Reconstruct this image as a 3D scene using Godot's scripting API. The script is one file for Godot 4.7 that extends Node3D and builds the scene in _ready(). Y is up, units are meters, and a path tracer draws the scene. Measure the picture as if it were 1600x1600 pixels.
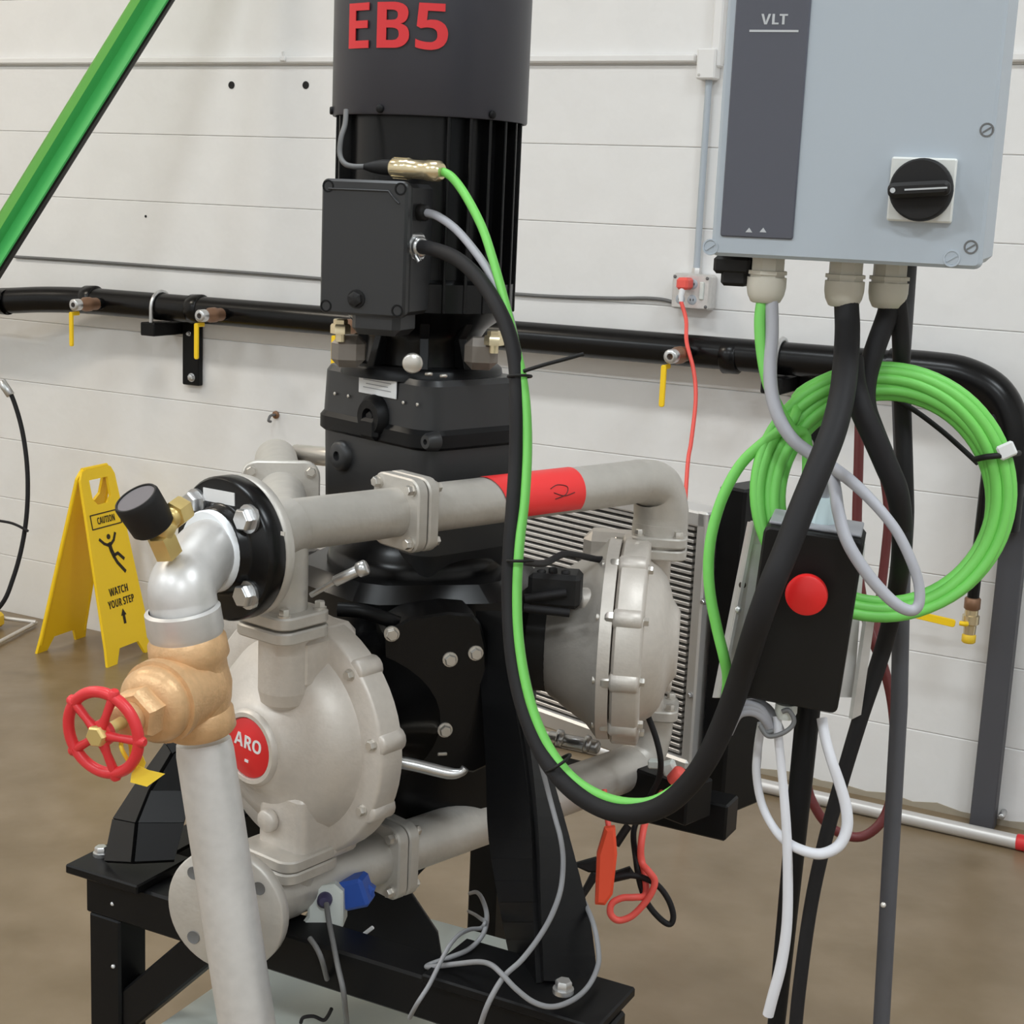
extends Node3D
# A diaphragm pump on a black frame in a workshop, with its motor drive on a post at the right.

const FPX := 2400.0                      # focal length in pixels of a 1600 px frame
const EYE := Vector3(0, 1.463, 0)
const WALL_Z := -3.78
const MX := -1.04                        # vertical axis of motor and pump
const MZ := -1.742
var cb: Basis
var mats := {}
var used := {}
var rng := RandomNumberGenerator.new()

# ---------------------------------------------------------------- points from measured directions
func ray(x: float, y: float) -> Vector3:
	return cb * Vector3((x - 800.0) / FPX, -(y - 800.0) / FPX, -1.0)
func P(x: float, y: float, d: float) -> Vector3:
	return EYE + ray(x, y) * d
func on_wall(x: float, y: float, off := 0.0) -> Vector3:
	var v := ray(x, y)
	return EYE + v * ((WALL_Z + off) / v.z)
func at_height(x: float, y: float, h := 0.0) -> Vector3:
	var v := ray(x, y)
	return EYE + v * ((h - EYE.y) / v.y)
func at_z(x: float, y: float, z: float) -> Vector3:
	var v := ray(x, y)
	return EYE + v * (z / v.z)
func on_plane(x: float, y: float, p: Vector3, n: Vector3) -> Vector3:
	var v := ray(x, y)
	return EYE + v * ((p - EYE).dot(n) / v.dot(n))
func az(deg: float) -> Vector3:
	return Vector3(cos(deg_to_rad(deg)), 0, sin(deg_to_rad(deg)))
func side(n: Vector3) -> Vector3:        # to the right of someone who faces a surface of normal n
	return Vector3.UP.cross(n).normalized()
func face_basis(n: Vector3, roll := 0.0) -> Basis:
	var r := side(n)
	var b := Basis(r, n.cross(r), n)
	return b.rotated(n, roll)

# ---------------------------------------------------------------- geometry
class Geo:
	var v := PackedVector3Array()
	var n := PackedVector3Array()
	func tri(a: Vector3, b: Vector3, c: Vector3, na: Vector3, nb: Vector3, nc: Vector3) -> void:
		var g := (b - a).cross(c - a)
		if g.length_squared() < 1e-18: return
		if g.dot(na + nb + nc) > 0.0:
			v.append_array([a, c, b]); n.append_array([na, nc, nb])
		else:
			v.append_array([a, b, c]); n.append_array([na, nb, nc])
	func quad(a: Vector3, b: Vector3, c: Vector3, d: Vector3, na: Vector3, nb: Vector3, nc: Vector3, nd: Vector3) -> void:
		tri(a, b, c, na, nb, nc); tri(a, c, d, na, nc, nd)
	func face(a: Vector3, b: Vector3, c: Vector3, d: Vector3, m: Vector3) -> void:
		quad(a, b, c, d, m, m, m, m)
	func box(c: Vector3, bs: Basis, s: Vector3, ch := 0.0) -> void:
		var h := s * 0.5
		ch = minf(ch, minf(h.x, minf(h.y, h.z)) * 0.9)
		var ax := [bs.x, bs.y, bs.z]
		var hs := [h.x, h.y, h.z]
		for a in 3:
			var b := (a + 1) % 3
			var d := (a + 2) % 3
			for sg in [-1.0, 1.0]:
				var m: Vector3 = ax[a] * sg
				var o: Vector3 = c + m * hs[a]
				var p: Vector3 = ax[b] * (hs[b] - ch)
				var q: Vector3 = ax[d] * (hs[d] - ch)
				face(o - p - q, o + p - q, o + p + q, o - p + q, m)
		if ch <= 0.0: return
		for a in 3:
			var b := (a + 1) % 3
			var d := (a + 2) % 3
			var l: Vector3 = ax[a] * (hs[a] - ch)
			for sb in [-1.0, 1.0]:
				for sd in [-1.0, 1.0]:
					var m: Vector3 = (ax[b] * sb + ax[d] * sd).normalized()
					var p: Vector3 = c + ax[b] * sb * hs[b] + ax[d] * sd * (hs[d] - ch)
					var q: Vector3 = c + ax[b] * sb * (hs[b] - ch) + ax[d] * sd * hs[d]
					face(p - l, p + l, q + l, q - l, m)
		for sx in [-1.0, 1.0]:
			for sy in [-1.0, 1.0]:
				for sz in [-1.0, 1.0]:
					var m: Vector3 = (bs.x * sx + bs.y * sy + bs.z * sz).normalized()
					var e: Vector3 = c + bs.x * sx * (h.x - ch) + bs.y * sy * (h.y - ch) + bs.z * sz * (h.z - ch)
					tri(e + bs.x * sx * ch, e + bs.y * sy * ch, e + bs.z * sz * ch, m, m, m)
	# profile: (distance along the axis, radius), traced from the axis at the near end round to the axis at the far end
	func lathe(o: Vector3, axis: Vector3, prof: Array, seg := 24, flat := false, start := 0.0) -> void:
		axis = axis.normalized()
		var u := axis.cross(Vector3.UP if absf(axis.y) < 0.9 else Vector3.RIGHT).normalized()
		var w := axis.cross(u)
		var k := prof.size()
		var sn := []
		for i in k - 1:
			var dt: float = prof[i + 1].x - prof[i].x
			var dr: float = prof[i + 1].y - prof[i].y
			sn.append(Vector2(-dr, dt).normalized())
		for i in k - 1:
			var p: Vector2 = prof[i]
			var q: Vector2 = prof[i + 1]
			var a: Vector2 = sn[i]
			var b: Vector2 = sn[i]
			if i > 0 and a.dot(sn[i - 1]) > 0.7: a = (a + sn[i - 1]).normalized()
			if i < k - 2 and b.dot(sn[i + 1]) > 0.7: b = (b + sn[i + 1]).normalized()
			for j in seg:
				var t0 := start + TAU * j / seg
				var t1 := start + TAU * (j + 1) / seg
				var e0 := u * cos(t0) + w * sin(t0)
				var e1 := u * cos(t1) + w * sin(t1)
				var f0 := e0
				var f1 := e1
				if flat:
					f0 = (e0 + e1).normalized(); f1 = f0
				quad(o + axis * p.x + e0 * p.y, o + axis * p.x + e1 * p.y, o + axis * q.x + e1 * q.y, o + axis * q.x + e0 * q.y,
					axis * a.x + f0 * a.y, axis * a.x + f1 * a.y, axis * b.x + f1 * b.y, axis * b.x + f0 * b.y)
	func cyl(a: Vector3, b: Vector3, r: float, seg := 20, bev := 0.0) -> void:
		var l := a.distance_to(b)
		bev = minf(bev, minf(l * 0.45, r * 0.6))
		if bev > 0.0:
			lathe(a, b - a, [Vector2(0, 0), Vector2(0, r - bev), Vector2(bev, r), Vector2(l - bev, r), Vector2(l, r - bev), Vector2(l, 0)], seg)
		else:
			lathe(a, b - a, [Vector2(0, 0), Vector2(0, r), Vector2(l, r), Vector2(l, 0)], seg)
	func hexa(a: Vector3, b: Vector3, r: float, turn := 0.0) -> void:
		var l := a.distance_to(b)
		lathe(a, b - a, [Vector2(0, 0), Vector2(0, r), Vector2(l * 0.8, r), Vector2(l, r * 0.86), Vector2(l, 0)], 6, true, turn)
	func ring(c: Vector3, axis: Vector3, big: float, small: float, seg := 36, sub := 10) -> void:
		axis = axis.normalized()
		var u := axis.cross(Vector3.UP if absf(axis.y) < 0.9 else Vector3.RIGHT).normalized()
		var w := axis.cross(u)
		var pts := []
		for i in seg:
			pts.append(c + (u * cos(TAU * i / seg) + w * sin(TAU * i / seg)) * big)
		tube(pts, small, sub, true)
	func tube(pts: Array, r, seg := 10, closed := false) -> void:
		var k := pts.size()
		if r is Array and r.size() != k:             # spread the given radii along the path
			var given: Array = r
			r = []
			for i in k:
				var f: float = float(i) / (k - 1) * (given.size() - 1)
				var b := mini(int(f), given.size() - 2)
				r.append(lerpf(given[b], given[b + 1], f - b))
		var tang := []
		for i in k:
			var a: Vector3 = pts[(i - 1 + k) % k] if closed or i > 0 else pts[0]
			var b: Vector3 = pts[(i + 1) % k] if closed or i < k - 1 else pts[k - 1]
			tang.append((b - a).normalized())
		var u: Vector3 = tang[0].cross(Vector3.UP if absf(tang[0].y) < 0.9 else Vector3.RIGHT).normalized()
		var us := []
		for i in k:
			u = (u - tang[i] * u.dot(tang[i])).normalized()
			us.append(u)
		if closed:                                   # spread the twist left at the seam
			var last: Vector3 = (u - tang[0] * u.dot(tang[0])).normalized()
			var twist: float = last.signed_angle_to(us[0], tang[0])
			for i in k: us[i] = us[i].rotated(tang[i], twist * i / k)
		var rows := []
		for i in k:
			var w: Vector3 = tang[i].cross(us[i])
			var row := []
			for j in seg:
				row.append(us[i] * cos(TAU * j / seg) + w * sin(TAU * j / seg))
			rows.append(row)
		for i in (k if closed else k - 1):
			var i2 := (i + 1) % k
			var r0: float = r[i] if r is Array else r
			var r1: float = r[i2] if r is Array else r
			for j in seg:
				var j2 := (j + 1) % seg
				quad(pts[i] + rows[i][j] * r0, pts[i] + rows[i][j2] * r0, pts[i2] + rows[i2][j2] * r1, pts[i2] + rows[i2][j] * r1, rows[i][j], rows[i][j2], rows[i2][j2], rows[i2][j])
		if not closed:
			for e in [0, k - 1]:
				var m: Vector3 = -tang[0] if e == 0 else tang[k - 1]
				var re: float = r[e] if r is Array else r
				for j in seg:
					tri(pts[e], pts[e] + rows[e][j] * re, pts[e] + rows[e][(j + 1) % seg] * re, m, m, m)
	# a flat outline given thickness; edges that turn little are shaded smooth, ch chamfers both rims
	func prism(poly: Array, thick: Vector3, ch := 0.0) -> void:
		var k := poly.size()
		var t := thick.normalized()
		var mid := Vector3.ZERO
		for p in poly: mid += p
		mid /= k
		var x: Vector3 = (poly[1] - poly[0])
		x = (x - t * x.dot(t)).normalized()
		var y := t.cross(x)
		var flat := PackedVector2Array()
		for p in poly: flat.append(Vector2((p - mid).dot(x), (p - mid).dot(y)))
		var area := 0.0
		for i in k: area += flat[i].cross(flat[(i + 1) % k])
		var turn := 1.0 if area > 0 else -1.0
		var en := []
		for i in k:
			var e: Vector2 = flat[(i + 1) % k] - flat[i]
			en.append(((x * e.y - y * e.x) * turn).normalized())
		var inn := []
		for i in k:
			var b: Vector3 = (en[i] + en[(i - 1 + k) % k])
			var s := maxf(b.dot(en[i]), 0.4)
			inn.append(poly[i] - b * (ch / s) if ch > 0.0 else poly[i])
		var lo := t * ch
		var hi := thick - t * ch
		for i in k:
			var j := (i + 1) % k
			var na: Vector3 = en[i]
			var nb: Vector3 = en[i]
			if en[(i - 1 + k) % k].dot(na) > 0.7: na = (na + en[(i - 1 + k) % k]).normalized()
			if en[j].dot(nb) > 0.7: nb = (nb + en[j]).normalized()
			quad(poly[i] + lo, poly[j] + lo, poly[j] + hi, poly[i] + hi, na, nb, nb, na)
			if ch > 0.0:
				quad(poly[i] + hi, poly[j] + hi, inn[j] + thick, inn[i] + thick, (na + t).normalized(), (nb + t).normalized(), (nb + t).normalized(), (na + t).normalized())
				quad(poly[i] + lo, poly[j] + lo, inn[j], inn[i], (na - t).normalized(), (nb - t).normalized(), (nb - t).normalized(), (na - t).normalized())
		var ids := Geometry2D.triangulate_polygon(flat)
		for i in range(0, ids.size(), 3):
			tri(inn[ids[i]] + thick, inn[ids[i + 1]] + thick, inn[ids[i + 2]] + thick, t, t, t)
			tri(inn[ids[i]], inn[ids[i + 1]], inn[ids[i + 2]], -t, -t, -t)
	# bent sheet: two edge lines of equal length, given thickness
	func sheet(l: Array, r: Array, th: float) -> void:
		for i in l.size() - 1:
			var m: Vector3 = (l[i + 1] - l[i]).cross(r[i] - l[i]).normalized()
			var o := m * th
			face(l[i], r[i], r[i + 1], l[i + 1], -m)
			face(l[i] + o, r[i] + o, r[i + 1] + o, l[i + 1] + o, m)
			var e: Vector3 = (l[i] - r[i]).normalized()
			face(l[i], l[i + 1], l[i + 1] + o, l[i] + o, e)
			face(r[i], r[i + 1], r[i + 1] + o, r[i] + o, -e)
			if i == 0: face(l[0], r[0], r[0] + o, l[0] + o, (l[0] - l[1]).normalized())
			if i == l.size() - 2: face(l[i + 1], r[i + 1], r[i + 1] + o, l[i + 1] + o, (l[i + 1] - l[i]).normalized())
	# rings of equal point counts stacked along an axis
	func loft(rings: Array, axis: Vector3) -> void:
		var k: int = rings[0].size()
		for i in rings.size() - 1:
			for j in k:
				var j2 := (j + 1) % k
				var jm := (j - 1 + k) % k
				var j3 := (j + 2) % k
				var up: Vector3 = rings[i + 1][j] - rings[i][j]
				if up.length() < 1e-6: up = axis
				var cen: Vector3 = Vector3.ZERO
				for p in rings[i]: cen += p
				cen /= k
				var m := _side(rings[i][j], rings[i][j2], up, rings[i][j] - cen)
				var ma := _side(rings[i][jm], rings[i][j], up, rings[i][j] - cen)
				var mb := _side(rings[i][j2], rings[i][j3], up, rings[i][j2] - cen)
				var a := (m + ma).normalized() if m.dot(ma) > 0.7 else m
				var b := (m + mb).normalized() if m.dot(mb) > 0.7 else m
				quad(rings[i][j], rings[i][j2], rings[i + 1][j2], rings[i + 1][j], a, b, b, a)
		for e in [0, rings.size() - 1]:
			var m: Vector3 = -axis if e == 0 else axis
			var cen := Vector3.ZERO
			for p in rings[e]: cen += p
			cen /= k
			for j in k: tri(cen, rings[e][j], rings[e][(j + 1) % k], m, m, m)
	func _side(a: Vector3, b: Vector3, up: Vector3, out: Vector3) -> Vector3:
		var m := (b - a).cross(up).normalized()
		return m if m.dot(out) >= 0.0 else -m

func rounded(c: Vector3, u: Vector3, w: Vector3, wid: float, hei: float, r: float, seg := 5) -> Array:
	var o := []
	for q in [[1, 1, 0], [-1, 1, 1], [-1, -1, 2], [1, -1, 3]]:
		var m: Vector3 = c + u * float(q[0]) * (wid / 2 - r) + w * float(q[1]) * (hei / 2 - r)
		for i in seg + 1:
			var t: float = PI / 2 * (q[2] + float(i) / seg)
			o.append(m + (u * cos(t) + w * sin(t)) * r)
	return o
func smooth(pts: Array, sub := 6) -> Array:          # Catmull-Rom through the points
	var o := []
	var k := pts.size()
	for i in k - 1:
		var a: Vector3 = pts[maxi(i - 1, 0)]
		var b: Vector3 = pts[i]
		var c: Vector3 = pts[i + 1]
		var d: Vector3 = pts[mini(i + 2, k - 1)]
		for j in sub:
			o.append(b.cubic_interpolate(c, a, d, float(j) / sub))
	o.append(pts[k - 1])
	return o
func px(list: Array) -> Array:                       # [x, y, distance] triples to points
	var o := []
	for q in list: o.append(P(q[0], q[1], q[2]))
	return o

# ---------------------------------------------------------------- nodes
func numbered(parent: Node, called: String) -> String:
	var key := "%d/%s" % [parent.get_instance_id(), called]
	used[key] = used.get(key, 0) + 1
	return called if used[key] == 1 else "%s_%03d" % [called, used[key] - 1]
func origin_of(n: Node) -> Vector3:
	var o := Vector3.ZERO
	while n != self:
		o += (n as Node3D).position
		n = n.get_parent()
	return o
func tag(o: Node3D, label: String, category: String, group := "", kind := "") -> Node3D:
	o.set_meta("label", label)
	o.set_meta("category", category)
	if group: o.set_meta("group", group)
	if kind: o.set_meta("kind", kind)
	return o
func thing(called: String, label: String, category: String, at: Vector3, group := "") -> Node3D:
	var o := Node3D.new()
	o.name = numbered(self, called)
	add_child(o, true)
	o.position = at
	return tag(o, label, category, group)
func mesh_of(g: Geo, o: Vector3) -> ArrayMesh:
	var arr := []
	arr.resize(Mesh.ARRAY_MAX)
	var vv := g.v.duplicate()
	for i in vv.size(): vv[i] -= o
	arr[Mesh.ARRAY_VERTEX] = vv
	arr[Mesh.ARRAY_NORMAL] = g.n
	var m := ArrayMesh.new()
	m.add_surface_from_arrays(Mesh.PRIMITIVE_TRIANGLES, arr)
	return m
func part(called: String, g: Geo, m: Material, parent: Node) -> MeshInstance3D:
	var o := MeshInstance3D.new()
	o.name = numbered(parent, called)
	var at := Vector3.ZERO
	if parent == self:                               # a thing of one mesh stands at its own foot
		var lo := g.v[0]
		var hi := g.v[0]
		for p in g.v:
			lo = lo.min(p); hi = hi.max(p)
		at = Vector3((lo.x + hi.x) / 2, lo.y, (lo.z + hi.z) / 2)
		o.position = at
	else:
		at = origin_of(parent)
	o.mesh = mesh_of(g, at)
	o.material_override = m
	o.cast_shadow = GeometryInstance3D.SHADOW_CASTING_SETTING_ON
	parent.add_child(o, true)
	return o
func single(called: String, g: Geo, m: Material, label: String, category: String, group := "") -> MeshInstance3D:
	var o := part(called, g, m, self)
	tag(o, label, category, group)
	return o
func struct(called: String, g: Geo, m: Material, parent: Node = null) -> MeshInstance3D:
	var o := part(called, g, m, parent if parent else self)
	if parent == null: o.set_meta("kind", "structure")
	return o
func cable(called: String, pts: Array, r, m: Material, label: String, category := "cable", seg := 10, sub := 6) -> MeshInstance3D:
	var g := Geo.new()
	g.tube(smooth(pts, sub), r, seg)
	return single(called, g, m, label, category)
func bolt(parent: Node, at: Vector3, n: Vector3, r: float, h: float, m: Material, called := "bolt") -> void:
	var g := Geo.new()
	n = n.normalized()
	g.cyl(at - n * 0.002, at + n * h * 0.25, r * 1.25, 16)
	g.hexa(at + n * h * 0.25, at + n * h, r, rng.randf())
	part(called, g, m, parent)
func letters(parent: Node, called: String, text: String, h: float, at: Vector3, bs: Basis, m: Material, bold := true, depth := 0.0006, wide := 1.0, font := "Droid Sans") -> MeshInstance3D:
	var f := SystemFont.new()
	f.font_names = PackedStringArray([font])
	f.font_weight = 700 if bold else 400
	var t := TextMesh.new()
	t.font = f
	t.text = text
	t.font_size = 64
	t.pixel_size = h / 46.0
	t.depth = depth
	t.curve_step = 1.0
	var o := MeshInstance3D.new()
	o.name = numbered(parent, called)
	o.mesh = t
	o.material_override = m
	parent.add_child(o, true)
	o.transform = Transform3D(bs * Basis.from_scale(Vector3(wide, 1, 1)), at - origin_of(parent))
	return o

# ---------------------------------------------------------------- materials
func noise_tex(freq: float, octaves: int, lo: Color, hi: Color, seed_: int, normal := false, strength := 4.0, size := 512) -> NoiseTexture2D:
	var n := FastNoiseLite.new()
	n.seed = seed_
	n.noise_type = FastNoiseLite.TYPE_SIMPLEX_SMOOTH
	n.frequency = freq
	n.fractal_octaves = octaves
	var t := NoiseTexture2D.new()
	t.width = size; t.height = size
	t.seamless = true
	t.noise = n
	if normal:
		t.as_normal_map = true
		t.bump_strength = strength
	else:
		var gr := Gradient.new()
		gr.set_color(0, lo); gr.set_color(1, hi)
		t.color_ramp = gr
	return t
func mat(called: String, col: Color, rough: float, metal := 0.0, spec := 0.5) -> StandardMaterial3D:
	var m := StandardMaterial3D.new()
	m.resource_name = called
	m.albedo_color = col
	m.roughness = rough
	m.metallic = metal
	m.metallic_specular = spec
	mats[called] = m
	return m
func grain(m: StandardMaterial3D, freq: float, amount: float, scale: float, seed_: int, relief := 0.0) -> void:
	m.albedo_texture = noise_tex(freq, 4, Color(1 - amount, 1 - amount, 1 - amount), Color(1, 1, 1), seed_)
	m.uv1_triplanar = true
	m.uv1_world_triplanar = true
	m.uv1_scale = Vector3.ONE * scale
	if relief > 0.0:
		m.normal_enabled = true
		m.normal_scale = relief
		m.normal_texture = noise_tex(freq * 3.0, 3, Color.BLACK, Color.WHITE, seed_ + 7, true, 6.0)
func make_materials() -> void:
	var m := mat("wall_paint", Color(0.925, 0.92, 0.915), 0.55, 0.0, 0.4)
	grain(m, 0.012, 0.02, 0.7, 3, 0.06)
	m = mat("joint", Color(0.80, 0.79, 0.77), 0.8)
	m = mat("ceiling_paint", Color(0.86, 0.86, 0.86), 0.9)
	m = mat("concrete", Color(0.57, 0.50, 0.41), 0.33, 0.0, 0.5)
	m.albedo_texture = noise_tex(0.008, 5, Color(0.88, 0.87, 0.83), Color(1, 1, 1), 11, false, 4.0, 1024)
	m.uv1_triplanar = true; m.uv1_world_triplanar = true; m.uv1_scale = Vector3.ONE * 0.55
	m.detail_enabled = true
	m.detail_blend_mode = BaseMaterial3D.BLEND_MODE_MUL
	m.detail_albedo = noise_tex(0.02, 4, Color(0.90, 0.885, 0.85), Color(1, 1, 1), 5)
	m.detail_mask = noise_tex(0.01, 2, Color(0.3, 0.3, 0.3), Color(1, 1, 1), 9)
	m.normal_enabled = true; m.normal_scale = 0.06
	m.normal_texture = noise_tex(0.03, 3, Color.BLACK, Color.WHITE, 8, true, 3.0)
	mat("grime", Color(0.66, 0.62, 0.55), 0.9)
	mat("black_paint", Color(0.06, 0.06, 0.065), 0.42, 0.0, 0.32)
	mat("black_gloss", Color(0.045, 0.044, 0.048), 0.26, 0.0, 0.38)
	m = mat("black_shroud", Color(0.195, 0.19, 0.215), 0.42, 0.0, 0.5)
	mat("black_housing", Color(0.17, 0.17, 0.175), 0.42, 0.0, 0.5)
	m = mat("black_plastic", Color(0.11, 0.105, 0.105), 0.6, 0.0, 0.4)
	mat("ear_grey", Color(0.50, 0.47, 0.44), 0.45, 0.3)
	mat("top_grey", Color(0.60, 0.60, 0.62), 0.45)
	mat("mid_grey_cable", Color(0.56, 0.56, 0.57), 0.5)
	mat("box_black", Color(0.055, 0.05, 0.045), 0.5, 0.0, 0.4)
	mat("black_rubber", Color(0.13, 0.125, 0.13), 0.62, 0.0, 0.35)
	mat("grey_post", Color(0.30, 0.30, 0.32), 0.55)
	m = mat("cast_steel", Color(0.85, 0.82, 0.785), 0.45, 0.35, 0.5)
	grain(m, 0.05, 0.05, 3.0, 21, 0.05)
	m = mat("pipe_steel", Color(0.81, 0.79, 0.76), 0.44, 0.4, 0.5)
	grain(m, 0.02, 0.07, 2.5, 23, 0.08)
	m = mat("galvanised", Color(0.86, 0.85, 0.84), 0.42, 0.5, 0.5)
	grain(m, 0.02, 0.06, 5.0, 31)
	mat("zinc", Color(0.80, 0.80, 0.80), 0.28, 0.85)
	mat("bright_bolt", Color(0.82, 0.80, 0.77), 0.3, 0.7)
	m = mat("brass", Color(0.90, 0.73, 0.54), 0.42, 0.35)
	grain(m, 0.04, 0.10, 4.0, 41, 0.12)
	mat("brass_fitting", Color(0.86, 0.76, 0.50), 0.36, 0.55)
	mat("bronze", Color(0.55, 0.42, 0.33), 0.45, 0.6)
	mat("nickel", Color(0.86, 0.80, 0.66), 0.25, 0.8)
	mat("red_paint", Color(0.86, 0.20, 0.22), 0.38)
	mat("red_print", Color(0.85, 0.17, 0.19), 0.5)
	mat("red_label", Color(0.86, 0.14, 0.15), 0.4)
	mat("red_tape", Color(0.97, 0.22, 0.22), 0.45)
	mat("red_button", Color(0.90, 0.15, 0.15), 0.35)
	mat("dark_red", Color(0.38, 0.13, 0.13), 0.5)
	mat("orange", Color(0.95, 0.33, 0.20), 0.5)
	mat("coral", Color(0.95, 0.37, 0.33), 0.5)
	mat("yellow", Color(1.0, 0.83, 0.10), 0.5)
	mat("yellow_tag", Color(0.93, 0.78, 0.20), 0.5)
	mat("ink", Color(0.16, 0.11, 0.06), 0.7)
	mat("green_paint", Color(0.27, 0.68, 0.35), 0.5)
	mat("green_lip_lit", Color(0.60, 0.90, 0.48), 0.5)  # paler copy of green_paint, top light on the lip put into the colour
	mat("green_cable", Color(0.46, 0.80, 0.36), 0.5)
	mat("drive_grey", Color(0.69, 0.725, 0.76), 0.5)
	mat("drive_panel", Color(0.32, 0.325, 0.365), 0.45)
	mat("grey_line", Color(0.75, 0.76, 0.77), 0.5)
	mat("gland_grey", Color(0.80, 0.78, 0.73), 0.5)
	mat("pale_blue", Color(0.78, 0.85, 0.86), 0.45)
	mat("switch_plate", Color(0.86, 0.865, 0.85), 0.4)
	mat("grey_cable", Color(0.66, 0.66, 0.685), 0.5)
	mat("dark_grey_cable", Color(0.42, 0.42, 0.42), 0.5)
	mat("white_cable", Color(0.85, 0.85, 0.87), 0.45)
	mat("white_label", Color(0.90, 0.90, 0.90), 0.5)
	mat("label_print", Color(0.62, 0.62, 0.63), 0.6)
	mat("white_plastic", Color(0.86, 0.88, 0.86), 0.45)
	mat("tape_white", Color(0.92, 0.93, 0.94), 0.6)
	mat("pale_grey", Color(0.79, 0.81, 0.78), 0.35)
	mat("blue", Color(0.20, 0.36, 0.72), 0.45)
	mat("indigo", Color(0.24, 0.22, 0.36), 0.5)
	mat("aluminium", Color(0.84, 0.83, 0.82), 0.4, 0.5)
	mat("dial_glass", Color(0.50, 0.48, 0.49), 0.12, 0.1, 0.7)
	m = mat("lamp_glow", Color(1, 1, 1), 0.6)
	m.emission_enabled = true
	m.emission = Color(0.94, 0.97, 1.0)
	m.emission_energy_multiplier = 3.0

# ---------------------------------------------------------------- setting
func _ready() -> void:
	rng.seed = 4
	cb = Basis.from_euler(Vector3(deg_to_rad(-11.34), deg_to_rad(27.25), deg_to_rad(2.52)))
	var cam := Camera3D.new()
	cam.name = "camera"
	cam.fov = rad_to_deg(2.0 * atan(800.0 / FPX))
	cam.near = 0.05
	cam.transform = Transform3D(cb, EYE)
	add_child(cam)
	cam.current = true
	var env := Environment.new()
	env.background_mode = Environment.BG_COLOR
	env.background_color = Color(0.5, 0.5, 0.5)
	env.tonemap_mode = Environment.TONE_MAPPER_LINEAR
	env.tonemap_exposure = 1.0
	env.sdfgi_enabled = true
	env.ssao_enabled = true
	env.ssil_enabled = true
	var we := WorldEnvironment.new()
	we.name = "surroundings"
	we.environment = env
	add_child(we)
	make_materials()
	ceiling_lamps()
	room()
	wall_fittings()
	air_main()
	floor_conduit()
	left_edge_things()
	caution_sign()
	green_beam()
	frame_and_tote()
	pump()
	manifolds()
	motor()
	discharge_line()
	cooler()
	drive_stand()
	cables()
	small_things()

const LAMP_ENERGY := 5.25
func ceiling_lamps() -> void:
	var k := 0
	for z in [-1.3, 1.9]:
		for x in [-4.6, -1.6, 1.4]:
			var at := Vector3(x, 4.1, z)
			var t := thing("ceiling_light", ["long white ceiling light nearest the far left corner", "long white ceiling light over the pump", "long white ceiling light over the drive stand", "long white ceiling light behind the viewer, far left", "long white ceiling light behind the viewer, middle", "long white ceiling light behind the viewer, right"][k], "ceiling light", at, "ceiling lights")
			k += 1
			var g := Geo.new()
			g.box(at + Vector3(0, 0.05, 0), Basis.IDENTITY, Vector3(1.3, 0.09, 0.5), 0.01)
			part("housing", g, mats.ceiling_paint, t)
			g = Geo.new()
			g.box(at + Vector3(0, 0.0, 0), Basis.IDENTITY, Vector3(1.22, 0.012, 0.42), 0.003)
			part("lamp_diffuser", g, mats.lamp_glow, t)
			var l := AreaLight3D.new()
			l.name = "lamp"
			l.area_size = Vector2(1.22, 0.42)
			l.light_energy = LAMP_ENERGY * [1.1, 0.6, 1.05, 1.4, 1.1, 1.4][k - 1]      # outputs weighted by hand to brighten the sign and the pump domes
			l.light_color = Color(1.0, 0.95, 0.87) if k == 1 else Color(0.945, 0.98, 1.0)  # first lamp tinted warm to stand in for bounce light low on the wall
			l.shadow_enabled = true
			l.set("area_range", 20.0)
			t.add_child(l, true)
			l.position = Vector3(0, -0.012, 0)
			l.rotation = Vector3(-PI / 2, 0, 0)

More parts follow.
